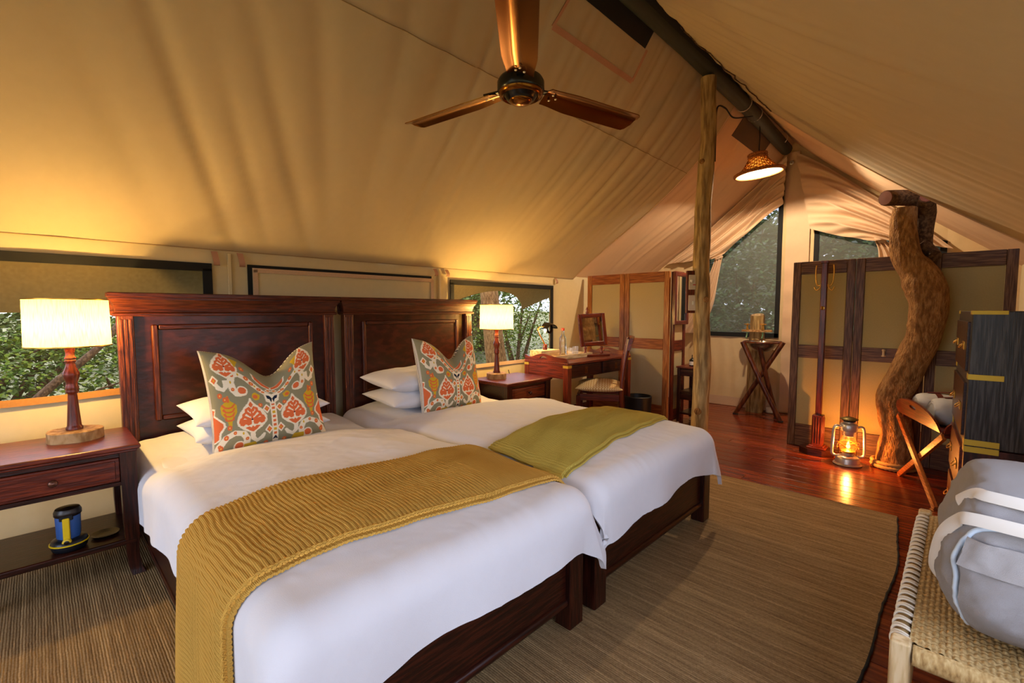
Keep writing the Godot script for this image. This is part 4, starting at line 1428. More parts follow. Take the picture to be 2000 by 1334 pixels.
func make_lamp(label: String, at: Vector3, turn: float) -> void:
	var t := thing("table_lamp", label, "lamp", at, turn, "bedside table lamps")
	var sl := MB.new()
	var pts := 40
	var ring := PackedVector2Array()
	for k in pts:
		var a := TAU * k / pts
		var r := 0.094 + 0.006 * sin(a * 2.0 + 0.6) + 0.003 * sin(a * 5.0)
		ring.append(Vector2(cos(a) * r, sin(a) * r))
	for k in pts:
		var a: Vector2 = ring[k]
		var b: Vector2 = ring[(k + 1) % pts]
		var na := Vector3(a.x, 0, a.y).normalized()
		var nb := Vector3(b.x, 0, b.y).normalized()
		var q := [sl.vert(Vector3(a.x, 0, a.y), na), sl.vert(Vector3(b.x, 0, b.y), nb), sl.vert(Vector3(b.x, 0.044, b.y), nb), sl.vert(Vector3(a.x, 0.044, a.y), na)]
		sl.quad(q[0], q[1], q[2], q[3])
		var e := [sl.vert(Vector3(a.x, 0.044, a.y), na + Vector3.UP), sl.vert(Vector3(b.x, 0.044, b.y), nb + Vector3.UP), sl.vert(Vector3(b.x * 0.96, 0.048, b.y * 0.96), Vector3.UP), sl.vert(Vector3(a.x * 0.96, 0.048, a.y * 0.96), Vector3.UP)]
		sl.quad(e[0], e[1], e[2], e[3])
		sl.tri(e[2], e[3], sl.vert(Vector3(0, 0.048, 0), Vector3.UP))
	put("log_slice_base", sl, M.slab_side, t)
	var st := MB.new()
	var pr := [[0.03, 0.048], [0.031, 0.058], [0.026, 0.066], [0.0255, 0.07], [0.022, 0.12], [0.0165, 0.21], [0.0165, 0.216], [0.023, 0.222], [0.024, 0.228], [0.022, 0.234], [0.023, 0.238], [0.0245, 0.246], [0.021, 0.258], [0.0205, 0.27], [0.026, 0.286], [0.0305, 0.302], [0.029, 0.316], [0.021, 0.335], [0.016, 0.356], [0.016, 0.362], [0.0205, 0.367], [0.0205, 0.372], [0.0175, 0.376], [0.0205, 0.380], [0.0205, 0.385], [0.0165, 0.39], [0.0155, 0.41], [0.019, 0.428], [0.024, 0.436], [0.024, 0.445], [0.008, 0.446], [0.008, 0.50]]
	for q in pr:
		if q[0] > 0.01:
			q[0] *= 1.02
	st.lathe(pr, 28)
	put("turned_stem", st, M.red_y, t)
	var y0 := 0.440
	var y1 := 0.653
	var sd := MB.new()
	sd.lathe([[0.150, y0], [0.146, y1]], 48)
	var sh := StandardMaterial3D.new()
	sh.albedo_texture = noise_img(0.03, 61, [[0.0, C("d8bd84")], [0.5, C("eddcae")], [1.0, C("f6ecd0")]], 3)
	sh.uv1_triplanar = true
	sh.uv1_scale = Vector3(14, 0.8, 14)
	sh.roughness = 0.9
	sh.backlight_enabled = true
	sh.backlight = Color(0.98, 0.93, 0.82)
	sh.emission_enabled = true
	sh.emission = Color(1.0, 0.78, 0.42)
	sh.emission_energy_multiplier = 0.12
	put("lamp_shade", sd, sh, t)
	for y in [y0, y1]:
		var rg := MB.new()
		var r := 0.150 if y == y0 else 0.146
		rg.lathe([[r - 0.003, y - 0.002], [r + 0.002, y - 0.002], [r + 0.002, y + 0.003], [r - 0.003, y + 0.003], [r - 0.003, y - 0.002]], 48)
		put("shade_ring", rg, M.brass, t)
	for k in 3:
		var a := TAU * k / 3.0
		var sp := MB.new()
		sp.tube([Vector3(0, y0 + 0.02, 0), Vector3(cos(a) * 0.149, y0 + 0.005, sin(a) * 0.149)], 0.0018, 5)
		put("shade_spoke", sp, M.brass, t)
	bulb(t, Vector3(0, 0.53, 0), 0.028, LAMP, Color(1.0, 0.82, 0.48))

# a glowing bulb with its light inside
func bulb(parent: Node3D, at: Vector3, r: float, energy: float, col: Color, called := "bulb") -> void:
	var b := MB.new()
	b.lathe([[r * 0.4, -r * 1.6], [r * 0.45, -r * 1.1], [r * 0.8, -r * 0.6], [r, 0.0], [r * 0.8, r * 0.6], [r * 0.4, r * 0.92], [0.0, r]], 16, at)
	var m := plain(Color(1, 0.95, 0.85), 0.4)
	m.emission_enabled = true
	m.emission = col
	m.emission_energy_multiplier = 8.0
	put(called, b, m, parent)
	var l := OmniLight3D.new()
	l.name = called + "_glow"
	l.position = at
	l.light_color = col
	l.light_energy = energy
	l.light_size = r * 0.8
	l.omni_range = 12.0
	l.omni_attenuation = 2.0
	l.shadow_enabled = true
	parent.add_child(l, true)

func build_bedside() -> void:
	make_nightstand("left nightstand with the blue and yellow torch on its lower shelf", Vector3(0.015, 0.0105, 0.215), 0.55)
	make_nightstand("far nightstand between the right bed and the writing desk", Vector3(2.965, 0.0105, 0.215), 0.56)
	make_lamp("nearer table lamp with drum shade and log slice base, left of the beds", Vector3(0.101, 0.612, 0.135), 0.3)
	make_lamp("farther table lamp with drum shade, between the right bed and the desk", Vector3(2.853, 0.612, 0.125), 1.4)
	# rechargeable torch lantern
	var t := thing("torch_lantern", "blue and yellow camping torch standing on the lower shelf of the left nightstand", "torch", Vector3(0.055, 0.18, 0.345), -0.18)
	var base := MB.new()
	base.lathe([[0.0, 0.0], [0.052, 0.0], [0.058, 0.008], [0.061, 0.022], [0.062, 0.03]], 28)
	base.lathe([[0.062, 0.034], [0.058, 0.046], [0.042, 0.052], [0.0, 0.053]], 28)
	put("base", base, plain(Color(0.06, 0.075, 0.10), 0.35), t)
	var ring := MB.new()
	ring.lathe([[0.061, 0.029], [0.0655, 0.030], [0.0655, 0.034], [0.061, 0.035]], 28)
	var yel := plain(Color(0.86, 0.72, 0.05), 0.4)
	put("ring", ring, yel, t)
	var body := MB.new()
	body.lathe([[0.038, 0.053], [0.041, 0.06], [0.043, 0.148], [0.042, 0.152]], 8, Vector3.ZERO, Basis(Vector3.UP, PI / 8))
	put("body", body, plain(Color(0.2, 0.36, 0.62), 0.4), t)
	var cap := MB.new()
	cap.lathe([[0.043, 0.150], [0.046, 0.154], [0.046, 0.168], [0.040, 0.181], [0.0, 0.186]], 20)
	put("cap", cap, plain(Color(0.09, 0.045, 0.03), 0.35), t)
	var hd := MB.new()
	hd.box(Vector3(0, 0.095, 0.045), Vector3(0.024, 0.108, 0.01), 0.004)
	hd.lathe([[0.0, 0.0], [0.0155, 0.0], [0.0155, 0.009], [0.013, 0.011], [0.0, 0.011]], 18, Vector3(0, 0.046, 0.046), Basis(Vector3.RIGHT, Vector3.BACK, Vector3.DOWN))
	put("handle", hd, yel, t)
	var bt := MB.new()
	bt.lathe([[0.009, 0.0], [0.009, 0.003], [0.006, 0.004], [0.0, 0.004]], 14, Vector3(0, 0.046, 0.057), Basis(Vector3.RIGHT, Vector3.BACK, Vector3.DOWN))
	put("button", bt, M.black_gloss, t)
	var clip := MB.new()
	clip.box(Vector3(0, 0.148, 0.040), Vector3(0.044, 0.022, 0.012), 0.003)
	put("clip", clip, M.black, t)
	var dish := MB.new()
	dish.lathe([[0.0, 0.0], [0.035, 0.0], [0.048, 0.006], [0.052, 0.012], [0.049, 0.012], [0.034, 0.004], [0.0, 0.004]], 24)
	var o := solo("dish", dish, M.black_gloss, "small flat black dish on the shelf to the right of the torch", "dish")
	o.position = Vector3(0.175, 0.18, 0.30)
	var cb := MB.new()
	cb.tube(smooth_path([Vector3(3.29, 0.62, -0.16), Vector3(3.30, 0.50, -0.13), Vector3(3.30, 0.35, -0.12), Vector3(3.27, 0.28, -0.1), Vector3(3.2, 0.25, -0.08), Vector3(3.1, 0.25, -0.1)], 6), 0.004, 6)
	solo("lamp_cord", cb, M.black, "dark lamp cord hanging down behind the far nightstand", "cord")

# ---------------------------------------------------------------- writing desk and what is around it
func gallery_board(z0: float, z1: float, th: float) -> MB:
	# a wavy end rail with a crescent hand hole: outline in (z, y)
	var out := PackedVector2Array()
	var n := 30
	for k in n + 1:
		var u := float(k) / n
		var y := 0.045 + 0.028 * exp(-pow((u - 0.45) / 0.2, 2.0)) - 0.012 * exp(-pow((u - 0.15) / 0.09, 2.0)) + 0.008 * smoothstep(0.08, 0.0, u)
		if u > 0.94:
			y *= sqrt(maxf(0.0, 1.0 - pow((u - 0.94) / 0.06, 2.0))) * 0.9 + 0.1
		out.append(Vector2(lerpf(z0, z1, u), y))
	out.append(Vector2(z1, 0.0))
	out.append(Vector2(z0, 0.0))
	var hole := PackedVector2Array()
	var c := lerpf(z0, z1, 0.45)
	for k in 13:
		var a := PI * k / 12.0
		hole.append(Vector2(c + cos(a) * 0.045, 0.026 + sin(a) * 0.024))
	for k in range(1, 12):
		var a2 := PI * (12 - k) / 12.0
		hole.append(Vector2(c + cos(a2) * 0.036, 0.026 + sin(a2) * 0.008))
	# the hand hole is opened by a slit to the lower edge of the board
	var mb := MB.new()
	mb.xf = Transform3D(Basis(Vector3.BACK, Vector3.UP, Vector3.LEFT), Vector3.ZERO)
	var l := out.slice(0)
	var join := PackedVector2Array()
	for p in l:
		join.append(p)
	join.append(Vector2(c - 0.0005 - 0.045, 0.0))
	var clipped := Geometry2D.clip_polygons(out, hole)
	if clipped.size() == 2:
		# outer ring with an inner ring: cut the board in two halves through the hole
		for half in [[z0 - 0.1, c], [c, z1 + 0.1]]:
			var box := PackedVector2Array([Vector2(half[0], -0.1), Vector2(half[1], -0.1), Vector2(half[1], 0.3), Vector2(half[0], 0.3)])
			for piece in Geometry2D.intersect_polygons(out, box):
				for p2 in Geometry2D.clip_polygons(piece, hole):
					mb.prism(p2, -th * 0.5, th * 0.5)
	else:
		mb.prism(out, -th * 0.5, th * 0.5)
	return mb

func build_desk_corner() -> void:
	var d := thing("writing_desk", "reddish wooden campaign writing desk with wavy end rails, below the far window", "desk", Vector3(3.85, 0, 0.315), 0.0)
	var w := 1.10
	var dp := 0.53
	var top := MB.new()
	top.box(Vector3(0, 0.729, 0), Vector3(w, 0.022, dp), 0.004)
	put("desk_top", top, M.red_x, d)
	for s in [-1, 1]:
		var g := gallery_board(-dp * 0.5 + 0.005, dp * 0.5 - 0.005, 0.018)
		var gi := put("end_rail", g, M.red_z if s < 0 else M.oak_z, d)
		gi.position = Vector3(s * (w * 0.5 - 0.012), 0.738, 0)
		var sp := MB.new()
		sp.box(Vector3(s * (w * 0.5 - 0.014), 0.655, 0), Vector3(0.02, 0.126, dp - 0.1), 0.002)
		put("side_panel", sp, M.red_z, d)
		for z in [-1, 1]:
			var l := MB.new()
			var lift := 0.0105 if s < 0 else 0.0
			l.box(Vector3(s * (w * 0.5 - 0.028), 0.359 + lift * 0.5, z * (dp * 0.5 - 0.028)), Vector3(0.056, 0.718 - lift, 0.056), 0.003)
			var leg := put("leg", l, M.red_y, d)
			var br := MB.new()
			br.box(Vector3(s * (w * 0.5 - 0.028), 0.705, z * (dp * 0.5 - 0.028)), Vector3(0.059, 0.024, 0.059), 0.002)
			put("brass_corner", br, M.brass_flat, leg)
	var bp := MB.new()
	bp.box(Vector3(0, 0.655, -dp * 0.5 + 0.014), Vector3(w - 0.11, 0.126, 0.02), 0.002)
	bp.box(Vector3(0, 0.655, dp * 0.5 - 0.03), Vector3(w - 0.11, 0.126, 0.02), 0.002)
	put("apron", bp, M.mahog_x, d)
	for s in [-1, 1]:
		var dr := MB.new()
		dr.box(Vector3(s * (w * 0.25 - 0.015), 0.657, dp * 0.5 - 0.014), Vector3(w * 0.5 - 0.075, 0.108, 0.02), 0.003)
		var dd := put("drawer", dr, M.mahog_x, d)
		var pl := MB.new()
		pl.box(Vector3(s * (w * 0.25 - 0.015), 0.657, dp * 0.5 - 0.003), Vector3(0.042, 0.062, 0.004), 0.002)
		pl.lathe([[0.011, 0.0], [0.013, 0.004], [0.008, 0.006], [0.006, 0.002]], 12, Vector3(s * (w * 0.25 - 0.015), 0.657, dp * 0.5 - 0.001), Basis(Vector3.RIGHT, Vector3.BACK, Vector3.DOWN))
		put("brass_pull", pl, plain(Color(0.4, 0.24, 0.1), 0.35, 0.8), dd)
	# tray with raised edges
	var tr := thing("tray", "shallow pale wooden tray on the desk carrying the bottle and glasses", "tray", Vector3(3.72, 0.74, 0.18))
	var tb := MB.new()
	tb.box(Vector3(0, 0.006, 0), Vector3(0.60, 0.012, 0.34), 0.003)
	put("tray_base", tb, M.pale_x, tr)
	for s in [[Vector3(0, 0.024, 0.165), Vector3(0.60, 0.036, 0.012)], [Vector3(0, 0.024, -0.165), Vector3(0.60, 0.036, 0.012)], [Vector3(0.294, 0.024, 0), Vector3(0.012, 0.036, 0.317)], [Vector3(-0.294, 0.024, 0), Vector3(0.012, 0.036, 0.317)]]:
		var e := MB.new()
		e.box(s[0], s[1], 0.002)
		put("tray_rim", e, M.pale_x, tr)
	# desk lamp
	var dl := thing("desk_lamp", "small lit desk lamp with a black domed shade and a bright bent arm", "lamp", Vector3(3.455, 0.752, 0.18))
	var bx := MB.new()
	bx.box(Vector3(0, 0.04, 0), Vector3(0.28, 0.08, 0.15), 0.004)
	put("wooden_base", bx, M.pale_x, dl)
	var so := MB.new()
	so.lathe([[0.0, 0.0], [0.022, 0.0], [0.022, 0.05], [0.018, 0.054], [0.0, 0.054]], 16, Vector3(0.0, 0.08, 0))
	put("socket", so, M.red_y, dl)
	var ar := MB.new()
	ar.tube(smooth_path([Vector3(0, 0.125, 0), Vector3(-0.03, 0.17, 0), Vector3(-0.095, 0.25, 0), Vector3(-0.105, 0.285, 0), Vector3(-0.085, 0.302, 0), Vector3(-0.03, 0.306, 0), Vector3(0.04, 0.302, 0)], 6), 0.006, 8)
	put("bent_arm", ar, M.brass, dl)
	var dm := MB.new()
	dm.sheet(24, 10, func(u: float, v: float) -> Vector3:
		var a := u * PI
		var k := v * PI * 0.5
		return Vector3(0.055 - cos(a) * 0.075, 0.285 + sin(a) * 0.062 * cos(k * 0.55), sin(k - PI * 0.25) * 0.06 + 0.01), Vector3.UP, 0.006)
	dm.lathe([[0.03, 0.0], [0.05, 0.006], [0.05, 0.014], [0.03, 0.02]], 18, Vector3(0.055, 0.285, 0.0), Basis(Vector3.RIGHT, Vector3.BACK, Vector3.DOWN))
	put("domed_shade", dm, M.black_gloss, dl)
	bulb(dl, Vector3(-0.0, 0.27, 0.0), 0.016, LAMP * 0.30, Color(1.0, 0.80, 0.50))
	# bottle and glasses
	var bo := thing("water_bottle", "clear glass water bottle with a red cap on the desk tray", "bottle", Vector3(3.80, 0.7525, 0.13))
	var g := MB.new()
	g.lathe([[0.0, 0.0], [0.035, 0.0], [0.0375, 0.006], [0.0375, 0.165], [0.034, 0.185], [0.019, 0.205], [0.0145, 0.225], [0.014, 0.252], [0.016, 0.254], [0.016, 0.262], [0.012, 0.263]], 28)
	put("glass_body", g, M.water_glass, bo)
	var cp := MB.new()
	cp.lathe([[0.0175, 0.256], [0.018, 0.262], [0.018, 0.278], [0.015, 0.282], [0.0, 0.282]], 20)
	put("cap", cp, plain(Color(0.72, 0.22, 0.12), 0.4), bo)
	for p in [[Vector3(3.76, 0.7525, 0.26), "drinking glass in front of the bottle on the desk tray"], [Vector3(3.965, 0.7525, 0.17), "drinking glass at the mirror end of the desk tray"]]:
		var gl := MB.new()
		gl.lathe([[0.0, 0.0], [0.027, 0.0], [0.029, 0.004], [0.033, 0.085], [0.0315, 0.085], [0.0275, 0.008], [0.0, 0.007]], 24)
		var o := solo("drinking_glass", gl, M.glass, p[1], "glass", "glasses on the desk tray")
		o.position = p[0]
	# dressing mirror on its stand
	var mi := thing("dressing_mirror", "small wooden dressing mirror tilted back on a stand on the desk", "mirror", Vector3(4.06, 0.74, 0.32), -0.38)
	var b := Basis(Vector3.RIGHT, -0.12) * Basis(Vector3.BACK, 0.05)
	var at := Vector3(0, 0.275, 0)
	for s in [[Vector3(-0.145, 0, 0), Vector3(0.045, 0.34, 0.022)], [Vector3(0.145, 0, 0), Vector3(0.045, 0.34, 0.022)]]:
		var q := MB.new()
		q.box(at + b * s[0], s[1], 0.007, b)
		put("frame", q, M.red_y, mi)
	for s in [[Vector3(0, 0.148, 0), Vector3(0.247, 0.045, 0.022)], [Vector3(0, -0.148, 0), Vector3(0.247, 0.045, 0.022)]]:
		var q2 := MB.new()
		q2.box(at + b * s[0], s[1], 0.007, b)
		put("frame", q2, M.red_x, mi)
	var gm := MB.new()
	gm.box(at, Vector3(0.25, 0.255, 0.006), 0.001, b)
	put("mirror_glass", gm, M.mirror, mi)
	var sd := MB.new()
	sd.box(Vector3(0, 0.012, 0.02), Vector3(0.34, 0.024, 0.12), 0.004)
	put("stand_base", sd, M.red_x, mi)
	for s in [-1, 1]:
		var pp := MB.new()
		pp.lathe([[0.014, 0.024], [0.018, 0.034], [0.01, 0.05], [0.012, 0.075], [0.016, 0.085], [0.012, 0.098]], 12, Vector3(s * 0.10, 0, 0.02))
		put("turned_post", pp, M.red_y, mi)
	var fi := MB.new()
	fi.lathe([[0.012, 0.0], [0.016, 0.012], [0.008, 0.03], [0.014, 0.045], [0.0, 0.075]], 12, at + b * Vector3(-0.05, 0.17, 0))
	put("finial", fi, M.red_y, mi)
	# chair
	chair()
	var bin := MB.new()
	bin.lathe([[0.0, 0.0], [0.105, 0.0], [0.118, 0.01], [0.135, 0.18], [0.14, 0.31], [0.132, 0.315], [0.126, 0.30], [0.11, 0.02], [0.0, 0.015]], 28)
	var bo2 := solo("waste_basket", bin, plain(Color(0.03, 0.026, 0.026), 0.5), "round black waste basket beside the desk chair", "bin")
	bo2.position = Vector3(4.42, 0.0, 0.66)
	# folding screen behind the desk
	var sc := thing("folding_screen", "orange brown wooden folding screen with cream panels behind the desk", "screen", Vector3(4.63, 0, 0.36))
	screen_leaf(sc, 0.36 - 0.51, 0.36 - 0.36 - 0.0 + 0.0, [M.oak_y, M.oak_z, C("b9a67c")], -0.50, 0.0)
	screen_leaf(sc, 0.0, 0.0, [M.oak_y, M.oak_z, C("b9a67c")], 0.0, 0.53)
	# returning leaf at right angles
	var r := MB.new()
	r.box(Vector3(0.30, 0.81, 0.545), Vector3(0.05, 1.62, 0.034), 0.004)
	r.box(Vector3(0.045, 0.81, 0.545), Vector3(0.04, 1.62, 0.034), 0.004)
	put("stile", r, M.red_y, sc)
	for y in [0.10, 0.84, 1.57]:
		var q3 := MB.new()
		q3.box(Vector3(0.17, y, 0.545), Vector3(0.21, 0.115, 0.03), 0.003)
		put("rail", q3, M.red_x, sc)
	for y in [0.47, 1.205]:
		var q4 := MB.new()
		q4.box(Vector3(0.17, y, 0.545), Vector3(0.21, 0.625, 0.008), 0.001)
		put("canvas_panel", q4, cloth(C("b9a67c"), 0.05, 0.04, 0.05, 3.0), sc)

func screen_leaf(root: Node3D, _a: float, _b: float, mats: Array, z0: float, z1: float, y1 := 1.625, grow := 0.0) -> void:
	var st := 0.062
	for z in [z0 + st * 0.5, z1 - st * 0.5]:
		var m := MB.new()
		m.box(Vector3(0, y1 * 0.5, z), Vector3(0.034, y1, st - 0.003), 0.004)
		put("stile", m, mats[0], root)
	for y in [[0.10, 0.20], [0.855, 0.115], [y1 - 0.055, 0.11]]:
		var m2 := MB.new()
		m2.box(Vector3(0, y[0], (z0 + z1) * 0.5), Vector3(0.030, y[1], z1 - z0 - st * 2.0 + 0.002), 0.003)
		put("rail", m2, mats[1], root)
	for y in [[0.20, 0.80], [0.91, y1 - 0.11]]:
		var m3 := MB.new()
		m3.box(Vector3(0, (y[0] + y[1]) * 0.5, (z0 + z1) * 0.5), Vector3(0.01, y[1] - y[0], z1 - z0 - st * 2.0), 0.001)
		put("canvas_panel", m3, M_panel(mats[2]), root)

var panel_mats := {}

func M_panel(c: Color) -> Material:
	if not panel_mats.has(c):
		panel_mats[c] = cloth(c, 0.05, 0.03, 0.05, 3.0)
	return panel_mats[c]

func chair() -> void:
	# local: faces -z, origin under the seat centre
	var f := Vector2(-0.53, -0.85).normalized()
	var back_at := Vector2(3.90, 0.77)
	var c := back_at + f * 0.21
	var t := thing("desk_chair", "dark red wooden chair with a woven seat pad drawn up to the writing desk", "chair", Vector3(c.x, 0, c.y), atan2(-f.x, -f.y))
	for s in [-1, 1]:
		var r := MB.new()
		r.tube(smooth_path([Vector3(s * 0.19, 0.0, 0.235), Vector3(s * 0.19, 0.25, 0.21), Vector3(s * 0.19, 0.46, 0.205), Vector3(s * 0.188, 0.70, 0.225), Vector3(s * 0.185, 0.95, 0.27)], 5), 0.021, 8)
		put("rear_leg", r, M.red_y, t)
		var fl := MB.new()
		fl.box(Vector3(s * 0.19, 0.21, -0.19), Vector3(0.038, 0.42, 0.038), 0.004)
		put("front_leg", fl, M.red_y, t)
		var sr := MB.new()
		sr.box(Vector3(s * 0.19, 0.405, 0.005), Vector3(0.024, 0.06, 0.36), 0.003)
		put("side_rail", sr, M.red_z, t)
		var st := MB.new()
		st.box(Vector3(s * 0.19, 0.16, 0.01), Vector3(0.02, 0.026, 0.37), 0.003)
		put("stretcher", st, M.red_z, t)
	var fr := MB.new()
	fr.box(Vector3(0, 0.405, -0.19), Vector3(0.34, 0.06, 0.024), 0.003)
	put("front_rail", fr, M.red_x, t)
	var tp := MB.new()
	tp.sheet(12, 6, func(u: float, v: float) -> Vector3: return Vector3(lerpf(-0.215, 0.215, u), lerpf(0.855, 0.965, v) + 0.012 * sin(u * PI) * v, lerpf(0.248, 0.278, v) + 0.02 * sin(u * PI)), Vector3.FORWARD, 0.026)
	put("top_rail", tp, M.red_x, t)
	for y in [0.56, 0.73]:
		var lr := MB.new()
		lr.sheet(10, 3, func(u: float, v: float) -> Vector3: return Vector3(lerpf(-0.18, 0.18, u), y + v * 0.055, 0.205 + 0.016 * sin(u * PI) + (y - 0.5) * 0.07), Vector3.FORWARD, 0.016)
		put("back_rail", lr, M.red_x, t)
	for k in 3:
		var sl := MB.new()
		sl.bar(Vector3((k - 1) * 0.09, 0.60, 0.228), Vector3((k - 1) * 0.09, 0.74, 0.238), 0.03, 0.01, Vector3.BACK, 0.003)
		put("splat", sl, M.red_y, t)
	var wv := Image.create(64, 64, false, Image.FORMAT_RGB8)
	wv.fill(C("c79a58"))
	for j in 8:
		for i in 8:
			wv.fill_rect(Rect2i(i * 8 + 1, j * 8 + (2 if i % 2 else 0), 5, 4), C("ecd8a6"))
	var pm := StandardMaterial3D.new()
	pm.albedo_texture = ImageTexture.create_from_image(wv)
	pm.roughness = 0.9
	pm.uv1_scale = Vector3(3.2, 3.2, 1)
	var pd := MB.new()
	for s in [1.0, -1.0]:
		pd.grid(28, 28, func(u: float, v: float) -> Vector3:
			var p := pillow_pt(ease_edge(u * 2 - 1), ease_edge(v * 2 - 1), 0.46, 0.44, 0.125, 0.0, s)
			return Vector3(p.x, 0.487 + p.z * (1.0 if s > 0 else 0.75), p.y), Vector3.UP * s)
	put("seat_pad", pd, pm, t)

# ---------------------------------------------------------------- bathroom corner behind the timber pole
func build_bathroom() -> void:
	# mirror on the returning leaf of the folding screen
	var m := thing("wall_mirror", "narrow dark framed mirror hung on the end of the folding screen", "mirror", Vector3(4.80, 1.34, 0.937))
	for s in [-1, 1]:
		var q := MB.new()
		q.box(Vector3(s * 0.145, 0, 0), Vector3(0.042, 0.55, 0.026), 0.006)
		put("frame", q, M.red_y, m)
		var q2 := MB.new()
		q2.box(Vector3(0, s * 0.254, 0), Vector3(0.25, 0.042, 0.026), 0.006)
		put("frame", q2, M.red_x, m)
	var g := MB.new()
	g.box(Vector3(0, 0, -0.004), Vector3(0.25, 0.468, 0.006), 0.001)
	put("mirror_glass", g, M.mirror, m)
	# switch board on the pole
	var sb := thing("switch_board", "small wooden board with two white switch plates fixed to the timber pole", "switch", Vector3(3.60, 1.36, 1.56), -0.75)
	var bd := MB.new()
	bd.box(Vector3(0, 0, 0), Vector3(0.095, 0.33, 0.028), 0.004)
	put("board", bd, M.red_y, sb)
	for y in [0.075, -0.085]:
		var p := MB.new()
		p.box(Vector3(0, y, 0.018), Vector3(0.07, 0.115 if y > 0 else 0.12, 0.008), 0.003)
		var pl := put("switch_plate", p, M.white_plastic, sb)
		var k := MB.new()
		if y > 0:
			k.lathe([[0.012, 0.0], [0.012, 0.01], [0.009, 0.014], [0.0, 0.014]], 16, Vector3(-0.015, y + 0.01, 0.022), Basis(Vector3.RIGHT, Vector3.BACK, Vector3.DOWN))
			put("dimmer_knob", k, plain(Color(0.9, 0.88, 0.8), 0.4), pl)
			var r := MB.new()
			r.box(Vector3(0.008, y - 0.02, 0.0225), Vector3(0.022, 0.007, 0.002), 0.0005)
			put("red_mark", r, plain(Color(0.75, 0.12, 0.06), 0.6), pl)
		else:
			k.box(Vector3(0, y, 0.023), Vector3(0.014, 0.03, 0.006), 0.002, Basis(Vector3.RIGHT, 0.15))
			put("switch_rocker", k, plain(Color(0.9, 0.88, 0.8), 0.4), pl)
	# trolley stand
	var t := thing("toiletry_stand", "dark wooden two tier stand on small castors between the screen and the pole", "stand", Vector3(4.87, 0, 1.055), 0.0)
	for sx in [-1, 1]:
		for sz in [-1, 1]:
			var l := MB.new()
			l.box(Vector3(sx * 0.155, 0.325, sz * 0.085), Vector3(0.032, 0.57, 0.032), 0.003)
			var leg := put("leg", l, M.mahog_y, t)
			var c := MB.new()
			c.lathe([[0.0, 0.0], [0.011, 0.002], [0.013, 0.012], [0.011, 0.024], [0.009, 0.04], [0.0, 0.041]], 12, Vector3(sx * 0.155, 0.0, sz * 0.085))
			put("castor", c, plain(Color(0.75, 0.72, 0.66), 0.4), leg)
	for y in [0.62, 0.36, 0.13]:
		var s := MB.new()
		s.box(Vector3(0, y, 0), Vector3(0.36 if y > 0.5 else 0.31, 0.02, 0.22 if y > 0.5 else 0.17), 0.004)
		put("shelf", s, M.red_x if y > 0.5 else M.mahog_x, t)
	for y in [0.565, 0.315]:
		for sz in [-1, 1]:
			var r2 := MB.new()
			r2.box(Vector3(0, y, sz * 0.085), Vector3(0.278, 0.07, 0.014), 0.002)
			put("rail", r2, M.mahog_x, t)
		for sx in [-1, 1]:
			var r3 := MB.new()
			r3.box(Vector3(sx * 0.155, y, 0), Vector3(0.014, 0.07, 0.138), 0.002)
			put("rail", r3, M.mahog_z, t)
	for b in [[Vector3(4.80, 0.63, 1.07), "toiletry bottle with a white label, left of the pair on the stand", 0.75], [Vector3(4.84, 0.63, 1.135), "dark toiletry pump bottle nearest the timber pole", 1.0]]:
		var bo := thing("pump_bottle", b[1], "bottle", b[0], 0.4, "toiletry bottles on the stand")
		var k: float = b[2]
		var body := MB.new()
		body.lathe([[0.0, 0.0], [0.027, 0.0], [0.029, 0.004], [0.029, 0.085 * k], [0.02, 0.10 * k], [0.010, 0.106 * k], [0.010, 0.118 * k], [0.0, 0.118 * k]], 20)
		put("body", body, plain(Color(0.03, 0.03, 0.03), 0.3), bo)
		var lb := MB.new()
		lb.lathe([[0.0296, 0.012], [0.0298, 0.014], [0.0298, 0.065 * k], [0.0296, 0.067 * k]], 20)
		put("label_band", lb, plain(Color(0.85, 0.82, 0.75), 0.6) if k < 1.0 else plain(Color(0.25, 0.23, 0.2), 0.6), bo)
		var pu := MB.new()
		pu.tube([Vector3(0, 0.118 * k, 0), Vector3(0, 0.15 * k, 0), Vector3(-0.008, 0.158 * k, 0), Vector3(-0.035, 0.155 * k, 0)], 0.004, 8)
		put("pump", pu, M.black_gloss, bo)
	# wash stand: log post with taps, tripod basin
	var lp := thing("log_post", "pale debarked log standing against the end wall, carrying the tap plank", "post", Vector3(6.01, 0, 1.335))
	var nz := FastNoiseLite.new()
	nz.seed = 91
	var a := MB.new()
	var pts := []
	var rad := []
	for k in 24:
		var y := 1.155 * k / 23.0
		pts.append(Vector3(nz.get_noise_1d(y * 90.0) * 0.012, y, 0))
		rad.append(0.098 - 0.018 * y + nz.get_noise_1d(y * 200.0 + 60.0) * 0.004)
	pts.append(Vector3(0, 1.165, 0))
	rad.append(0.068)
	a.tube(pts, rad, 20)
	put("log", a, M.post, lp)
	var pk := thing("tap_plank", "oval wooden plank with brass taps fixed across the log post", "shelf", Vector3(5.95, 0.975, 1.345))
	var ob := MB.new()
	var outl := PackedVector2Array()
	for k in 40:
		var an := TAU * k / 40.0
		outl.append(Vector2(cos(an) * 0.165 * (1.0 + 0.06 * sin(an * 3.0)), sin(an) * 0.075 * (1.0 + 0.1 * sin(an * 2.0 + 1.0))))
	ob.xf = Transform3D(Basis(Vector3.BACK, Vector3.RIGHT, Vector3.UP), Vector3.ZERO)
	ob.prism(outl, -0.012, 0.012)
	put("plank", ob, M.slab_top, pk)
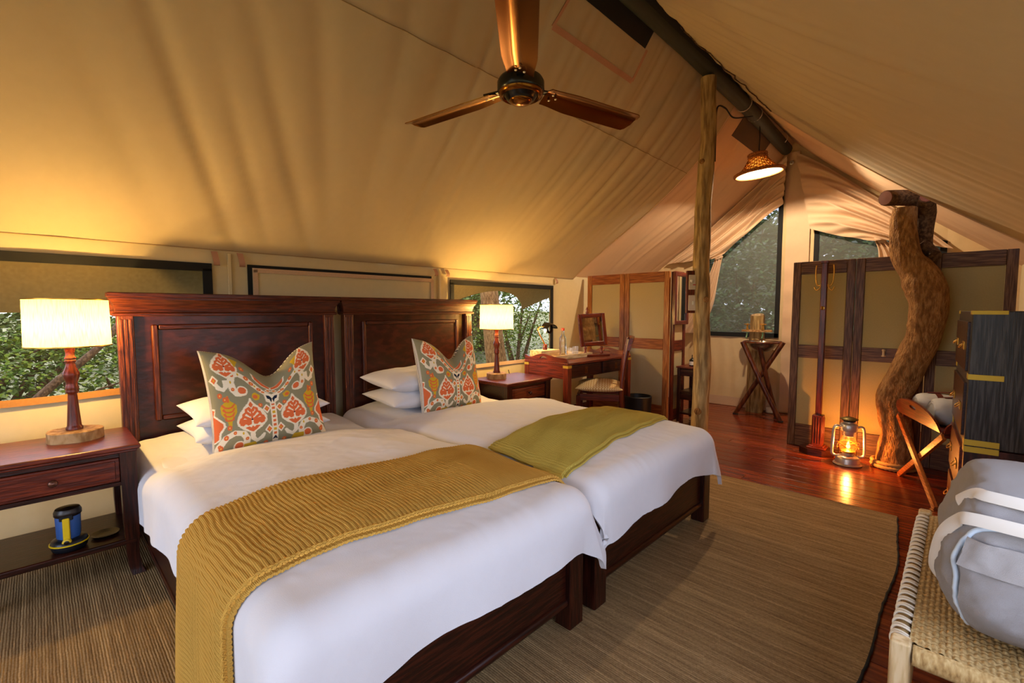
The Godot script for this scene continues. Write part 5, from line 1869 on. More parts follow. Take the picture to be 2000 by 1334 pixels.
	for s in [-1, 1]:
		var tp := MB.new()
		tp.lathe([[0.016, 0.012], [0.018, 0.02], [0.011, 0.03], [0.011, 0.065], [0.015, 0.075], [0.009, 0.085], [0.0, 0.09]], 14, Vector3(-0.05, 0, s * 0.085))
		tp.tube([Vector3(-0.05, 0.078, s * 0.085 - 0.035), Vector3(-0.05, 0.078, s * 0.085 + 0.035)], 0.0055, 8)
		tp.tube([Vector3(-0.085, 0.078, s * 0.085), Vector3(-0.015, 0.078, s * 0.085)], 0.0055, 8)
		put("tap", tp, M.brass, pk)
		var sp := MB.new()
		sp.tube(smooth_path([Vector3(-0.05, -0.012, s * 0.085), Vector3(-0.055, -0.05, s * 0.085), Vector3(-0.075, -0.075, s * 0.085), Vector3(-0.08, -0.09, s * 0.085)], 4), 0.010, 10)
		put("spout", sp, plain(Color(0.35, 0.45, 0.32), 0.3, 0.7), pk)
	var ws := thing("wash_stand", "tripod wash stand of three crossed dark poles holding a round basin", "washstand", Vector3(5.74, 0, 1.474))
	var bs := MB.new()
	bs.lathe([[0.0, 0.745], [0.06, 0.75], [0.11, 0.775], [0.15, 0.815], [0.172, 0.85], [0.182, 0.855], [0.182, 0.862], [0.165, 0.862], [0.14, 0.82], [0.10, 0.785], [0.05, 0.765], [0.0, 0.762]], 32)
	put("basin", bs, plain(Color(0.55, 0.5, 0.42), 0.25, 0.8), ws)
	var rim := MB.new()
	rim.lathe([[0.178, 0.846], [0.198, 0.85], [0.2, 0.86], [0.194, 0.868], [0.178, 0.867], [0.178, 0.846]], 32)
	put("wooden_rim", rim, M.tripod, ws)
	for l in [[Vector3(-0.02, 0.86, -0.165), Vector3(-0.10, 0.0, 0.245)], [Vector3(0.0, 0.845, 0.0), Vector3(0.06, 0.0, 0.17)], [Vector3(0.06, 0.87, 0.225), Vector3(-0.02, 0.0, -0.245)]]:
		var q := MB.new()
		var dx := Vector3(0.0, 0, 0)
		q.tube([l[0] + Vector3(-0.12, 0, 0), l[0].lerp(l[1], 0.5) + Vector3(-0.10, 0, 0), l[1] + Vector3(-0.04, 0.012, 0)], [0.028, 0.026, 0.025], 14)
		put("leg", q, M.tripod, ws)
		var ft := MB.new()
		ft.tube([l[1] + Vector3(-0.04, 0.014, 0), l[1] + Vector3(-0.04, 0.0, 0)], [0.03, 0.03], 12)
		put("foot_cap", ft, M.black, ws)
	var jr := MB.new()
	jr.lathe([[0.0, 0.0], [0.045, 0.0], [0.05, 0.01], [0.05, 0.20], [0.042, 0.215], [0.044, 0.22], [0.044, 0.235], [0.04, 0.235], [0.04, 0.217], [0.047, 0.2], [0.047, 0.012], [0.0, 0.006]], 24)
	var jo := solo("glass_jar", jr, M.glass, "tall clear glass jar on the floor beside the log post", "jar")
	jo.position = Vector3(6.03, 0, 1.50)
	var sp2 := MB.new()
	sp2.lathe([[0.0, 0.008], [0.04, 0.008], [0.04, 0.06], [0.0, 0.062]], 16)
	var so := solo("soap", sp2, plain(Color(0.9, 0.86, 0.72), 0.6), "pale block of soap inside the glass jar", "soap")
	so.position = Vector3(6.03, 0, 1.50)
	# pendant lamp
	pendant()

func pendant() -> void:
	var t := thing("pendant_lamp", "lit woven basket pendant lamp hanging from the ridge pole", "lamp", Vector3(4.90, 2.60, 1.62))
	var cd := MB.new()
	cd.tube([Vector3(0, 0.10, 0), Vector3(0.004, 0.25, 0.004), Vector3(0, 0.40, 0)], 0.005, 6)
	put("cord", cd, M.black, t)
	var b := Basis(Vector3(-0.717, 0, 0.697).normalized(), 0.11)
	var cane := wood(C("5a2c12"), C("8c4c22"), C("b87838"), 1, 0.6, 0.0, 0.2, 10.0, 10.0)
	var prof := func(k: float) -> Vector2:
		# 0 rim, 1 neck
		return Vector2(lerpf(0.205, 0.075, pow(k, 0.62)), lerpf(-0.065, 0.075, k))
	for r in 9:
		var q := MB.new()
		var p: Vector2 = prof.call(r / 8.0)
		var ring := []
		for k in 37:
			var a := TAU * k / 36.0
			ring.append(b * Vector3(cos(a) * p.x, p.y + 0.004 * sin(a * 12.0 + r * PI), sin(a) * p.x))
		q.tube(ring, 0.0045, 5, false)
		put("cane_ring", q, cane, t)
	for k in 36:
		var a := TAU * k / 36.0
		var q2 := MB.new()
		var line := []
		for r in 9:
			var p: Vector2 = prof.call(r / 8.0)
			var o := 0.005 if (r + k) % 2 == 0 else -0.005
			line.append(b * Vector3(cos(a) * (p.x + o), p.y, sin(a) * (p.x + o)))
		q2.tube(line, 0.0036, 4, false)
		put("cane_stake", q2, cane, t)
	for rr in [[-0.068, 0.207, 0.017], [0.080, 0.075, 0.014], [0.105, 0.076, 0.014]]:
		var q3 := MB.new()
		var ring := []
		for k in 33:
			var a := TAU * k / 32.0
			ring.append(b * Vector3(cos(a) * rr[1], rr[0], sin(a) * rr[1]))
		q3.tube(ring, rr[2], 8, false)
		put("cane_rim", q3, cane, t)
	var sk := MB.new()
	sk.lathe([[0.0, 0.098], [0.06, 0.1], [0.064, 0.108], [0.02, 0.125], [0.0, 0.126]], 20, Vector3.ZERO, b)
	put("socket_plate", sk, M.black, t)
	var li := MB.new()
	li.sheet(36, 10, func(u: float, v: float) -> Vector3:
		var p: Vector2 = prof.call(v)
		return b * Vector3(cos(u * TAU) * (p.x - 0.014), p.y, sin(u * TAU) * (p.x - 0.014)), Vector3.DOWN, 0.001)
	var lm := cloth(C("e8d8b0"), 0.1, 0.1, 0.2, 12.0)
	lm.backlight_enabled = true
	lm.backlight = Color(0.9, 0.8, 0.62)
	put("woven_lining", li, lm, t)
	bulb(t, b * Vector3(0.0, -0.035, 0.0), 0.028, LAMP * 4.6, Color(1.0, 0.90, 0.76))

# ---------------------------------------------------------------- right side: dark screen, tree trunk, lantern, tray stand, chest
func build_right_side() -> void:
	var sc := thing("partition_screen", "dark weathered wooden screen with olive canvas panels behind the tree trunk", "screen", Vector3(4.755, 0, 1.988))
	for k in 3:
		screen_leaf(sc, 0, 0, [M.dusk_y, M.dusk_z, C("ab9a68")], k * 0.456, k * 0.456 + 0.454, 1.642)
	# coat stand
	var cs := thing("coat_stand", "tall dark red wooden coat stand with brass hooks before the dark screen", "coat stand", Vector3(4.585, 0, 2.255), 0.0)
	var b := MB.new()
	var oct := PackedVector2Array()
	for k in 8:
		var a := TAU * (k + 0.5) / 8.0
		oct.append(Vector2(cos(a) * (0.11 if absf(cos(a)) > 0.5 else 0.09), sin(a) * 0.135))
	b.xf = Transform3D(Basis(Vector3.RIGHT, Vector3.BACK, Vector3.UP), Vector3.ZERO)
	b.prism(oct, 0.0, 0.05)
	put("base", b, M.mahog_z, cs)
	var b2 := MB.new()
	b2.box(Vector3(0, 0.058, 0), Vector3(0.13, 0.016, 0.14), 0.005)
	b2.box(Vector3(0, 0.072, 0), Vector3(0.105, 0.014, 0.11), 0.005)
	put("plinth", b2, M.red_z, cs)
	var b3 := MB.new()
	b3.box(Vector3(0, 0.205, 0), Vector3(0.075, 0.26, 0.08), 0.006)
	for k in 4:
		b3.box(Vector3(-0.039, 0.205, (k - 1.5) * 0.018), Vector3(0.005, 0.22, 0.009), 0.002)
		b3.box(Vector3((k - 1.5) * 0.017, 0.205, 0.041), Vector3(0.009, 0.22, 0.005), 0.002)
	put("fluted_block", b3, M.red_y, cs)
	var b4 := MB.new()
	b4.box(Vector3(0, 0.97, 0), Vector3(0.042, 1.30, 0.044), 0.006)
	b4.box(Vector3(0, 1.615, 0), Vector3(0.056, 0.022, 0.058), 0.005)
	put("column", b4, M.red_y, cs)
	for s in [-1, 1]:
		var h := MB.new()
		h.tube(smooth_path([Vector3(0, 1.43, s * 0.022), Vector3(0, 1.42, s * 0.04), Vector3(0, 1.45, s * 0.058), Vector3(0, 1.54, s * 0.064), Vector3(0, 1.59, s * 0.06)], 6), 0.0055, 8)
		h.tube(smooth_path([Vector3(0, 1.43, s * 0.022), Vector3(0, 1.395, s * 0.036), Vector3(0, 1.385, s * 0.056), Vector3(0, 1.41, s * 0.07)], 6), 0.005, 8)
		put("brass_hook", h, M.brass, cs)
	var hk := MB.new()
	hk.tube(smooth_path([Vector3(-0.022, 1.24, 0), Vector3(-0.05, 1.225, 0), Vector3(-0.06, 1.25, 0)], 5), 0.006, 8)
	hk.lathe([[0.0, 0.0], [0.014, 0.001], [0.014, 0.004], [0.0, 0.006]], 12, Vector3(-0.022, 1.235, 0), Basis(Vector3.UP, Vector3.LEFT, Vector3.BACK))
	put("brass_hook", hk, M.brass, cs)
	# peg on the screen's middle rail
	var pg := MB.new()
	pg.lathe([[0.012, 0.0], [0.016, 0.006], [0.009, 0.012], [0.009, 0.042], [0.014, 0.05], [0.010, 0.058], [0.0, 0.06]], 12, Vector3(4.733, 0.845, 2.65), Basis(Vector3.UP, 0.0))
	solo("hanging_peg", pg, M.pale_y, "small turned wooden peg standing on the middle rail of the dark screen", "peg")
	build_tree()
	build_lantern()
	build_tray_stand()
	build_chest()

func build_tree() -> void:
	var t := thing("crooked_timber_post", "thick crooked tree trunk used as a tent post before the dark screen", "tree trunk", Vector3(4.57, 0, 2.757))
	var raw := [[0.0, 0.0, 0.112], [0.06, 0.003, 0.110], [0.264, 0.012, 0.098], [0.42, -0.012, 0.102], [0.537, -0.025, 0.106], [0.701, 0.026, 0.104], [0.861, 0.08, 0.102], [1.054, 0.135, 0.100], [1.242, 0.151, 0.113], [1.355, 0.138, 0.124], [1.44, 0.112, 0.116], [1.507, 0.083, 0.104], [1.624, 0.014, 0.089], [1.816, -0.011, 0.084], [1.975, -0.012, 0.071]]
	var pts := []
	var rad := []
	for r in raw:
		pts.append(Vector3(0.0 + 0.02 * sin(r[0] * 3.0), r[0], r[1]))
		rad.append(r[2])
	pts = smooth_path(pts, 5)
	rad = lerp_list(rad, 5)
	var nz := FastNoiseLite.new()
	nz.seed = 23
	nz.frequency = 3.0
	# lumpy cross sections
	var mb := MB.new()
	var n := pts.size()
	mb.grid(40, n - 1, func(u: float, v: float) -> Vector3:
		var i := int(round(v * (n - 1)))
		var a := u * TAU
		var tan: Vector3 = (pts[mini(i + 1, n - 1)] - pts[maxi(i - 1, 0)]).normalized()
		var x := Vector3.RIGHT.slide(tan).normalized()
		var z := x.cross(tan)
		var d := x * cos(a) + z * sin(a)
		var p: Vector3 = pts[i]
		var k: float = rad[i] * (1.0 + 0.13 * nz.get_noise_3d(p.x * 2.0 + cos(a) * 0.35, p.y * 1.4, sin(a) * 0.35) + 0.03 * sin(a * 3.0 + p.y * 4.0))
		return p + d * k, Vector3.ZERO if false else Vector3.LEFT)
	# make sure the surface faces outwards
	var c := MB.new()
	for i in mb.v.size():
		c.v.append(mb.v[i])
		var row := i / 41
		var out: Vector3 = mb.v[i] - pts[mini(row, n - 1)]
		c.n.append(mb.n[i] if mb.n[i].dot(out) > 0.0 else -mb.n[i])
		c.uv.append(mb.uv[i])
	for j in n - 1:
		for i in 40:
			var q := j * 41 + i
			c.quad(q, q + 1, q + 42, q + 41)
	put("trunk", c, M.bark, t)
	var capm := MB.new()
	capm.lathe([[0.066, 0.0], [0.06, 0.006], [0.0, 0.008]], 20, pts[n - 1] - Vector3(0, 0.004, 0))
	put("sawn_top", capm, M.cutwood, t)
	# rope coiled round the foot
	for k in 2:
		var rp := MB.new()
		var ring := []
		var ra := []
		for i in 97:
			var a := TAU * i / 96.0
			ring.append(Vector3(cos(a) * 0.124 + 0.012 * k, 0.018 + 0.026 * k, sin(a) * 0.128))
			ra.append(0.015 + 0.003 * sin(i * 2.1))
		rp.tube(ring, ra, 8, false)
		put("rope_coil", rp, M.rope, t)
	# forked branch ends lashed behind the top
	var br := thing("branch_stub", "dark forked branch lying across the top of the tree trunk", "branch", Vector3(4.57, 1.942, 2.742))
	for s in [[[Vector3(-0.13, 0.105, -0.10), Vector3(0.02, 0.115, 0.0), Vector3(0.10, 0.09, 0.10)], [0.056, 0.058, 0.05], true], [[Vector3(-0.06, 0.085, 0.125), Vector3(0.09, 0.0, 0.115), Vector3(0.13, -0.16, 0.10), Vector3(0.13, -0.28, 0.12)], [0.044, 0.064, 0.066, 0.05], true], [[Vector3(0.10, -0.22, 0.09), Vector3(0.12, -0.29, 0.15), Vector3(0.06, -0.33, 0.185)], [0.05, 0.05, 0.04], true], [[Vector3(0.10, -0.25, 0.05), Vector3(0.11, -0.33, 0.085), Vector3(0.10, -0.42, 0.09)], [0.04, 0.045, 0.034], true]]:
		var q := MB.new()
		q.tube(smooth_path(s[0], 5), lerp_list(s[1], 5), 14)
		put("branch", q, M.bark_dark, br)
	for e in [[Vector3(-0.131, 0.105, -0.101), Vector3(-0.15, -0.01, -0.1), 0.052], [Vector3(-0.061, 0.0855, 0.125), Vector3(-0.15, 0.085, 0.01), 0.04]]:
		var d: Vector3 = e[1].normalized()
		var x := d.cross(Vector3.UP).normalized()
		var q2 := MB.new()
		q2.lathe([[e[2], 0.0], [e[2] * 0.95, 0.004], [0.0, 0.005]], 18, e[0], Basis(x, d, x.cross(d)))
		put("sawn_end", q2, M.cutwood, br)

func build_lantern() -> void:
	var t := thing("hurricane_lantern", "lit galvanised hurricane lantern glowing on the floor before the dark screen", "lantern", Vector3(4.43, 0, 2.49), -1.2)
	t.scale = Vector3.ONE * 1.12
	var fo := MB.new()
	fo.lathe([[0.0, 0.0], [0.082, 0.0], [0.086, 0.004], [0.083, 0.010], [0.074, 0.014], [0.072, 0.045], [0.068, 0.055], [0.045, 0.066], [0.034, 0.07], [0.034, 0.085], [0.040, 0.09]], 32)
	put("fuel_tank", fo, M.steel, t)
	var bu := MB.new()
	bu.lathe([[0.044, 0.086], [0.048, 0.09], [0.044, 0.098], [0.02, 0.102], [0.012, 0.112], [0.0, 0.114]], 24)
	put("burner", bu, M.brass, t)
	var gl := MB.new()
	gl.lathe([[0.042, 0.096], [0.052, 0.118], [0.055, 0.14], [0.050, 0.165], [0.042, 0.19], [0.036, 0.208]], 28)
	var gm := StandardMaterial3D.new()
	gm.albedo_color = Color(1.0, 0.5, 0.2, 0.035)
	gm.roughness = 0.03
	gm.transparency = BaseMaterial3D.TRANSPARENCY_ALPHA
	put("glass_globe", gl, gm, t)
	var ch := MB.new()
	ch.lathe([[0.034, 0.202], [0.037, 0.206], [0.037, 0.235], [0.050, 0.24], [0.052, 0.25], [0.052, 0.285], [0.047, 0.292], [0.034, 0.296], [0.034, 0.312]], 28)
	put("chimney", ch, M.steel, t)
	var vt := MB.new()
	vt.lathe([[0.036, 0.306], [0.036, 0.318], [0.03, 0.322]], 20)
	put("vent_collar", vt, M.black, t)
	var cp := MB.new()
	cp.lathe([[0.0, 0.316], [0.05, 0.318], [0.053, 0.322], [0.05, 0.328], [0.02, 0.338], [0.0, 0.34]], 28)
	put("cap", cp, plain(Color(0.45, 0.38, 0.2), 0.45, 0.7), t)
	for s in [-1, 1]:
		var q := MB.new()
		q.tube(smooth_path([Vector3(s * 0.046, 0.265, 0), Vector3(s * 0.075, 0.27, 0), Vector3(s * 0.088, 0.25, 0), Vector3(s * 0.093, 0.18, 0), Vector3(s * 0.096, 0.10, 0), Vector3(s * 0.092, 0.068, 0), Vector3(s * 0.072, 0.058, 0), Vector3(s * 0.05, 0.06, 0)], 6), 0.0095, 12)
		put("side_tube", q, M.steel, t)
	for k in 4:
		var w := MB.new()
		var pts := []
		for i in 13:
			var a := PI * 0.5 * k + PI * i / 12.0
			pts.append(Vector3(cos(a) * 0.064, 0.112 + 0.045 * sin(PI * i / 12.0), sin(a) * 0.064))
		w.tube(pts, 0.0016, 5)
		put("guard_wire", w, M.brass, t)
	var fl := MB.new()
	fl.lathe([[0.0, 0.112], [0.010, 0.118], [0.013, 0.128], [0.009, 0.142], [0.004, 0.158], [0.0, 0.168]], 16)
	var fm := plain(Color(1, 0.7, 0.3), 0.5)
	fm.emission_enabled = true
	fm.emission = Color(1.0, 0.62, 0.22)
	fm.emission_energy_multiplier = 14.0
	put("flame", fl, fm, t)
	var l := OmniLight3D.new()
	l.name = "flame_glow"
	l.position = Vector3(0, 0.138, 0)
	l.light_color = Color(1.0, 0.62, 0.28)
	l.light_energy = LAMP * 0.55
	l.light_size = 0.012
	l.omni_range = 10.0
	l.omni_attenuation = 2.0
	l.shadow_enabled = true
	t.add_child(l)

func build_tray_stand() -> void:
	var t := thing("tray_stand", "folding wooden butler's tray on crossed legs with raised side flaps", "tray stand", Vector3(4.17, 0.0, 3.09), 0.38)
	var bx := Basis.IDENTITY
	for s in [-0.175, 0.145]:
		var z: float = s
		for e in [[Vector3(-0.315, 0.45, z), Vector3(0.32, 0.0, z)], [Vector3(0.315, 0.45, z - 0.025), Vector3(-0.335, 0.0, z - 0.025)]]:
			var q := MB.new()
			q.bar(e[0], e[1], 0.042, 0.022, Vector3.BACK, 0.003)
			put("leg", q, M.stand_x, t)
	for x in [-0.305, 0.315]:
		var r := MB.new()
		r.bar(Vector3(x, 0.45, -0.175), Vector3(x, 0.45, 0.165), 0.03, 0.022, Vector3.UP, 0.003)
		put("cross_rail", r, M.red_z, t)
	var tp := MB.new()
	tp.box(Vector3(0, 0.475, 0.0), Vector3(0.66, 0.016, 0.38), 0.004)
	put("tray_board", tp, M.red_x, t)
	# half-round flaps with oval hand holes: near long side, and the two short sides
	for f in [[Vector3(0, 0.475, -0.195), 0.0, 0.328, 0.142], [Vector3(-0.338, 0.475, 0.0), PI / 2.0, 0.185, 0.115], [Vector3(0.338, 0.475, 0.0), -PI / 2.0, 0.185, 0.115]]:
		var half := PackedVector2Array()
		var hw: float = f[2]
		var hh: float = f[3]
		for k in 33:
			var a := PI * k / 32.0
			half.append(Vector2(cos(a) * hw, pow(sin(a), 0.75) * hh))
		var hole := PackedVector2Array()
		for k in 20:
			var a2 := TAU * k / 20.0
			hole.append(Vector2(cos(a2) * 0.052, hh * 0.66 + sin(a2) * 0.015))
		var q := MB.new()
		q.xf = Transform3D(bx * Basis(Vector3.UP, f[1]) * Basis(Vector3.RIGHT, -0.30), bx * f[0])
		for side in [[-2.0, 0.0], [0.0, 2.0]]:
			var clip := PackedVector2Array([Vector2(side[0], -1), Vector2(side[1], -1), Vector2(side[1], 1), Vector2(side[0], 1)])
			for piece in Geometry2D.intersect_polygons(half, clip):
				for p2 in Geometry2D.clip_polygons(piece, hole):
					q.prism(p2, -0.006, 0.006)
		put("flap", q, M.red_x, t)
	# rolled towels with leather straps
	for tw in [[Vector3(4.06, 0.569, 3.142), "white rolled towel with a leather strap, nearer on the butler's tray", 0.13], [Vector3(4.235, 0.569, 3.055), "white rolled towel with a leather strap, farther on the butler's tray", 0.14]]:
		var o := thing("rolled_towel", tw[1], "towel", tw[0], 0.26, "rolled towels on the tray stand")
		o.rotation.y = 0.38 - PI / 2.0
		var rb := MB.new()
		rb.grid(48, 24, func(u: float, v: float) -> Vector3:
			var a := u * TAU
			var x := (v - 0.5) * 0.36
			var e := 1.0 - pow(absf(v * 2.0 - 1.0), 10.0) * 0.25
			var r := (0.083 + 0.003 * sin(a * 2.0 + 1.0)) * e * (1.0 - 0.05 * exp(-pow((v - 0.5) / 0.05, 2.0)))
			return Vector3(x, cos(a) * r * 1.03, sin(a) * r * 1.1), Vector3.UP)
		var fixed := MB.new()
		fixed.v = rb.v
		fixed.uv = rb.uv
		for i in rb.v.size():
			var out := Vector3(0, rb.v[i].y, rb.v[i].z)
			fixed.n.append(rb.n[i] if rb.n[i].dot(out) > 0 else -rb.n[i])
		for j in 24:
			for i in 48:
				var q0 := j * 49 + i
				fixed.quad(q0, q0 + 1, q0 + 50, q0 + 49)
		for s in [-1, 1]:
			# spiral seen on the ends
			fixed.lathe([[0.068, 0.0], [0.056, 0.010], [0.044, 0.004], [0.032, 0.010], [0.018, 0.004], [0.0, 0.008]], 24, Vector3(s * 0.172, 0, 0), Basis(Vector3.UP, Vector3(s, 0, 0), Vector3.BACK * s))
		put("towel_roll", fixed, M.towel, o)
		var st := MB.new()
		for sx in [-0.07]:
			var pts := []
			for k in 37:
				var a := TAU * k / 36.0
				pts.append([cos(a) * 0.0895 * 1.03, sin(a) * 0.0895 * 1.1])
			st.sheet(36, 2, func(u: float, v: float) -> Vector3:
				var p: Array = pts[int(round(u * 36))]
				return Vector3(sx + (v - 0.5) * 0.03, p[0], p[1]), Vector3.UP, -0.003)
		put("leather_strap", st, M.leather, o)
		var hb := MB.new()
		hb.sheet(20, 2, func(u: float, v: float) -> Vector3: return Vector3(lerpf(-0.12, 0.19, u), 0.092 + 0.008 * sin(u * PI), (v - 0.5) * 0.028), Vector3.UP, 0.003)
		put("carry_strap", hb, M.leather, o)

func build_chest() -> void:
	var c := thing("campaign_chest", "tall black campaign chest with brass corner straps, right of the tray stand", "chest", Vector3(3.48, 0, 3.262), 0.06)
	var w := 0.78
	var d := 0.32
	var lo := MB.new()
	lo.box(Vector3(0, 0.29, 0), Vector3(w, 0.54, d), 0.004)
	put("lower_case", lo, M.ebony_low, c)
	var up := MB.new()
	up.box(Vector3(0, 0.888, 0), Vector3(w, 0.648, d), 0.004)
	put("upper_case", up, M.ebony, c)
	for sx in [-1, 1]:
		for sz in [-1, 1]:
			var f := MB.new()
			f.lathe([[0.0, 0.0], [0.02, 0.0], [0.03, 0.006], [0.028, 0.02], [0.0, 0.021]], 14, Vector3(sx * (w * 0.5 - 0.05), 0, sz * (d * 0.5 - 0.05)))
			put("foot", f, M.ebony_low, c)
	for y in [[1.205, 0.018], [0.90, 0.026], [0.586, 0.028], [0.553, 0.028]]:
		for sx in [-1, 1]:
			var b := MB.new()
			b.box(Vector3(sx * (w * 0.5 + 0.0006), y[0], -d * 0.5 + 0.058), Vector3(0.004, y[1], 0.118), 0.001)
			b.box(Vector3(sx * (w * 0.5 - 0.03), y[0], -d * 0.5 - 0.0006), Vector3(0.064, y[1], 0.004), 0.001)
			put("brass_strap", b, M.brass_flat, c)
	for y in [[0.155, 0.22], [0.43, 0.24], [0.735, 0.26], [1.04, 0.24]]:
		var dr := MB.new()
		dr.box(Vector3(0, y[0], -d * 0.5 - 0.004), Vector3(w - 0.12, y[1], 0.014), 0.003)
		var dd := put("drawer", dr, M.red_x if y[0] < 0.5 else M.mahog_x, c)
		for s in [-1, 1]:
			var p := MB.new()
			p.box(Vector3(s * 0.2, y[0], -d * 0.5 - 0.013), Vector3(0.09, 0.04, 0.005), 0.002)
			p.tube(smooth_path([Vector3(s * 0.2 - 0.03, y[0] + 0.008, -d * 0.5 - 0.014), Vector3(s * 0.2 - 0.025, y[0] - 0.008, -d * 0.5 - 0.028), Vector3(s * 0.2 + 0.025, y[0] - 0.008, -d * 0.5 - 0.028), Vector3(s * 0.2 + 0.03, y[0] + 0.008, -d * 0.5 - 0.014)], 4), 0.003, 6)
			put("brass_handle", p, M.brass, dd)

# ---------------------------------------------------------------- woven bench and canvas bag in the foreground
func build_bench() -> void:
	var x0 := 1.34
	var x1 := 2.34
	var z0 := 3.005
	var z1 := 3.425
	var b := thing("woven_bench", "pale wooden bench with a woven rush top in the right foreground", "bench", Vector3((x0 + x1) * 0.5, 0, (z0 + z1) * 0.5))
	var hx := (x1 - x0) * 0.5
	var hz := (z1 - z0) * 0.5
	for sx in [-1, 1]:
		for sz in [-1, 1]:
			var l := MB.new()
			l.box(Vector3(sx * (hx - 0.022), 0.229, sz * (hz - 0.02)), Vector3(0.042, 0.458, 0.038), 0.006)
			put("leg", l, M.pale_y, b)
	for s in [-1, 1]:
		var r := MB.new()
		r.tube([Vector3(-hx + 0.044, 0.432, s * (hz - 0.02)), Vector3(hx - 0.044, 0.432, s * (hz - 0.02))], 0.017, 14)
		put("long_rail", r, M.pale_rail, b)
		var r2 := MB.new()
		r2.box(Vector3(s * (hx - 0.022), 0.425, 0), Vector3(0.034, 0.036, hz * 2.0 - 0.08), 0.008)
		put("end_rail", r2, M.pale_y, b)
		var r3 := MB.new()
		r3.box(Vector3(0, 0.15, s * (hz - 0.02)), Vector3(hx * 2.0 - 0.09, 0.03, 0.022), 0.005)
		put("stretcher", r3, M.pale_x, b)
	# woven top: over-and-under relief, real cord diameters
	var w := MB.new()
	var nx := 300
	var nzz := 150
	var rush := StandardMaterial3D.new()
	rush.albedo_texture = noise_img(0.02, 71, [[0.0, C("7d5c30")], [0.4, C("ad8a52")], [1.0, C("d8bd88")]], 4)
	rush.uv1_triplanar = true
	rush.uv1_scale = Vector3(9, 3, 9)
	rush.roughness = 0.8
	w.grid(nx, nzz, func(u: float, v: float) -> Vector3:
		var x := lerpf(-hx + 0.036, hx - 0.036, u)
		var z := lerpf(-hz + 0.034, hz - 0.034, v)
		var i := x / 0.0150
		var j := z / 0.0115
		var ci := floorf(i)
		var cj := floorf(j)
		var over := fposmod(ci + cj, 2.0) < 0.5
		var fi := absf((i - ci) - 0.5) * 2.0
		var fj := absf((j - cj) - 0.5) * 2.0
		var warp := sqrt(maxf(0.0, 1.0 - fj * fj * 0.95)) * (1.0 - 0.35 * fi * fi)
		var weft := sqrt(maxf(0.0, 1.0 - fi * fi * 0.95)) * (1.0 - 0.35 * fj * fj) * 0.75
		var h := 0.0088 * (warp if over else weft)
		return Vector3(x, 0.446 + h - 0.006 * (1.0 - pow(absf(v * 2.0 - 1.0), 2.0)), z), Vector3.UP)
	put("woven_rush_top", w, rush, b).set_meta("kind", "stuff")
	var un := MB.new()
	un.box(Vector3(0, 0.432, 0), Vector3(hx * 2.0 - 0.08, 0.012, hz * 2.0 - 0.06), 0.002)
	put("woven_underside", un, rush, b)
	# pale cords wrapped over the near long rail, and over the far one
	var cm := plain(lin(0.74, 0.66, 0.52), 0.7)
	var cord := MB.new()
	var arc := []
	for k in 11:
		var a := lerpf(-0.6, PI * 0.86, k / 10.0)
		arc.append(Vector3(0.006 * sin(k * 0.6), sin(a) * 0.0205, -cos(a) * 0.0205 * 1.05))
	cord.tube(smooth_path(arc, 2), 0.0031, 6)
	var cmesh := cord.mesh()
	var rng := RandomNumberGenerator.new()
	rng.seed = 66
	var k := 0
	var x := -hx + 0.055
	while x < hx - 0.05:
		var o := put("cord_wrap", cmesh, cm, b)
		o.position = Vector3(x, 0.432, -hz + 0.02)
		o.rotation.y = rng.randf_range(-0.12, 0.12)
		x += (0.0085 if k % 2 == 0 else 0.0245) + rng.randf_range(0, 0.003)
		k += 1
	# woven apron on the near end
	var ap := MB.new()
	ap.grid(60, 16, func(u: float, v: float) -> Vector3:
		var z := lerpf(-hz + 0.042, hz - 0.042, u)
		var j := z / 0.012
		var a := v * PI
		return Vector3(-hx + 0.022 - 0.021 * sin(a) - 0.003 * absf(sin(j * PI)), 0.43 + 0.024 * cos(a) + 0.002 * absf(sin(j * PI)), z), Vector3.LEFT)
	put("rush_wrapped_end", ap, rush, b)
	build_bag()

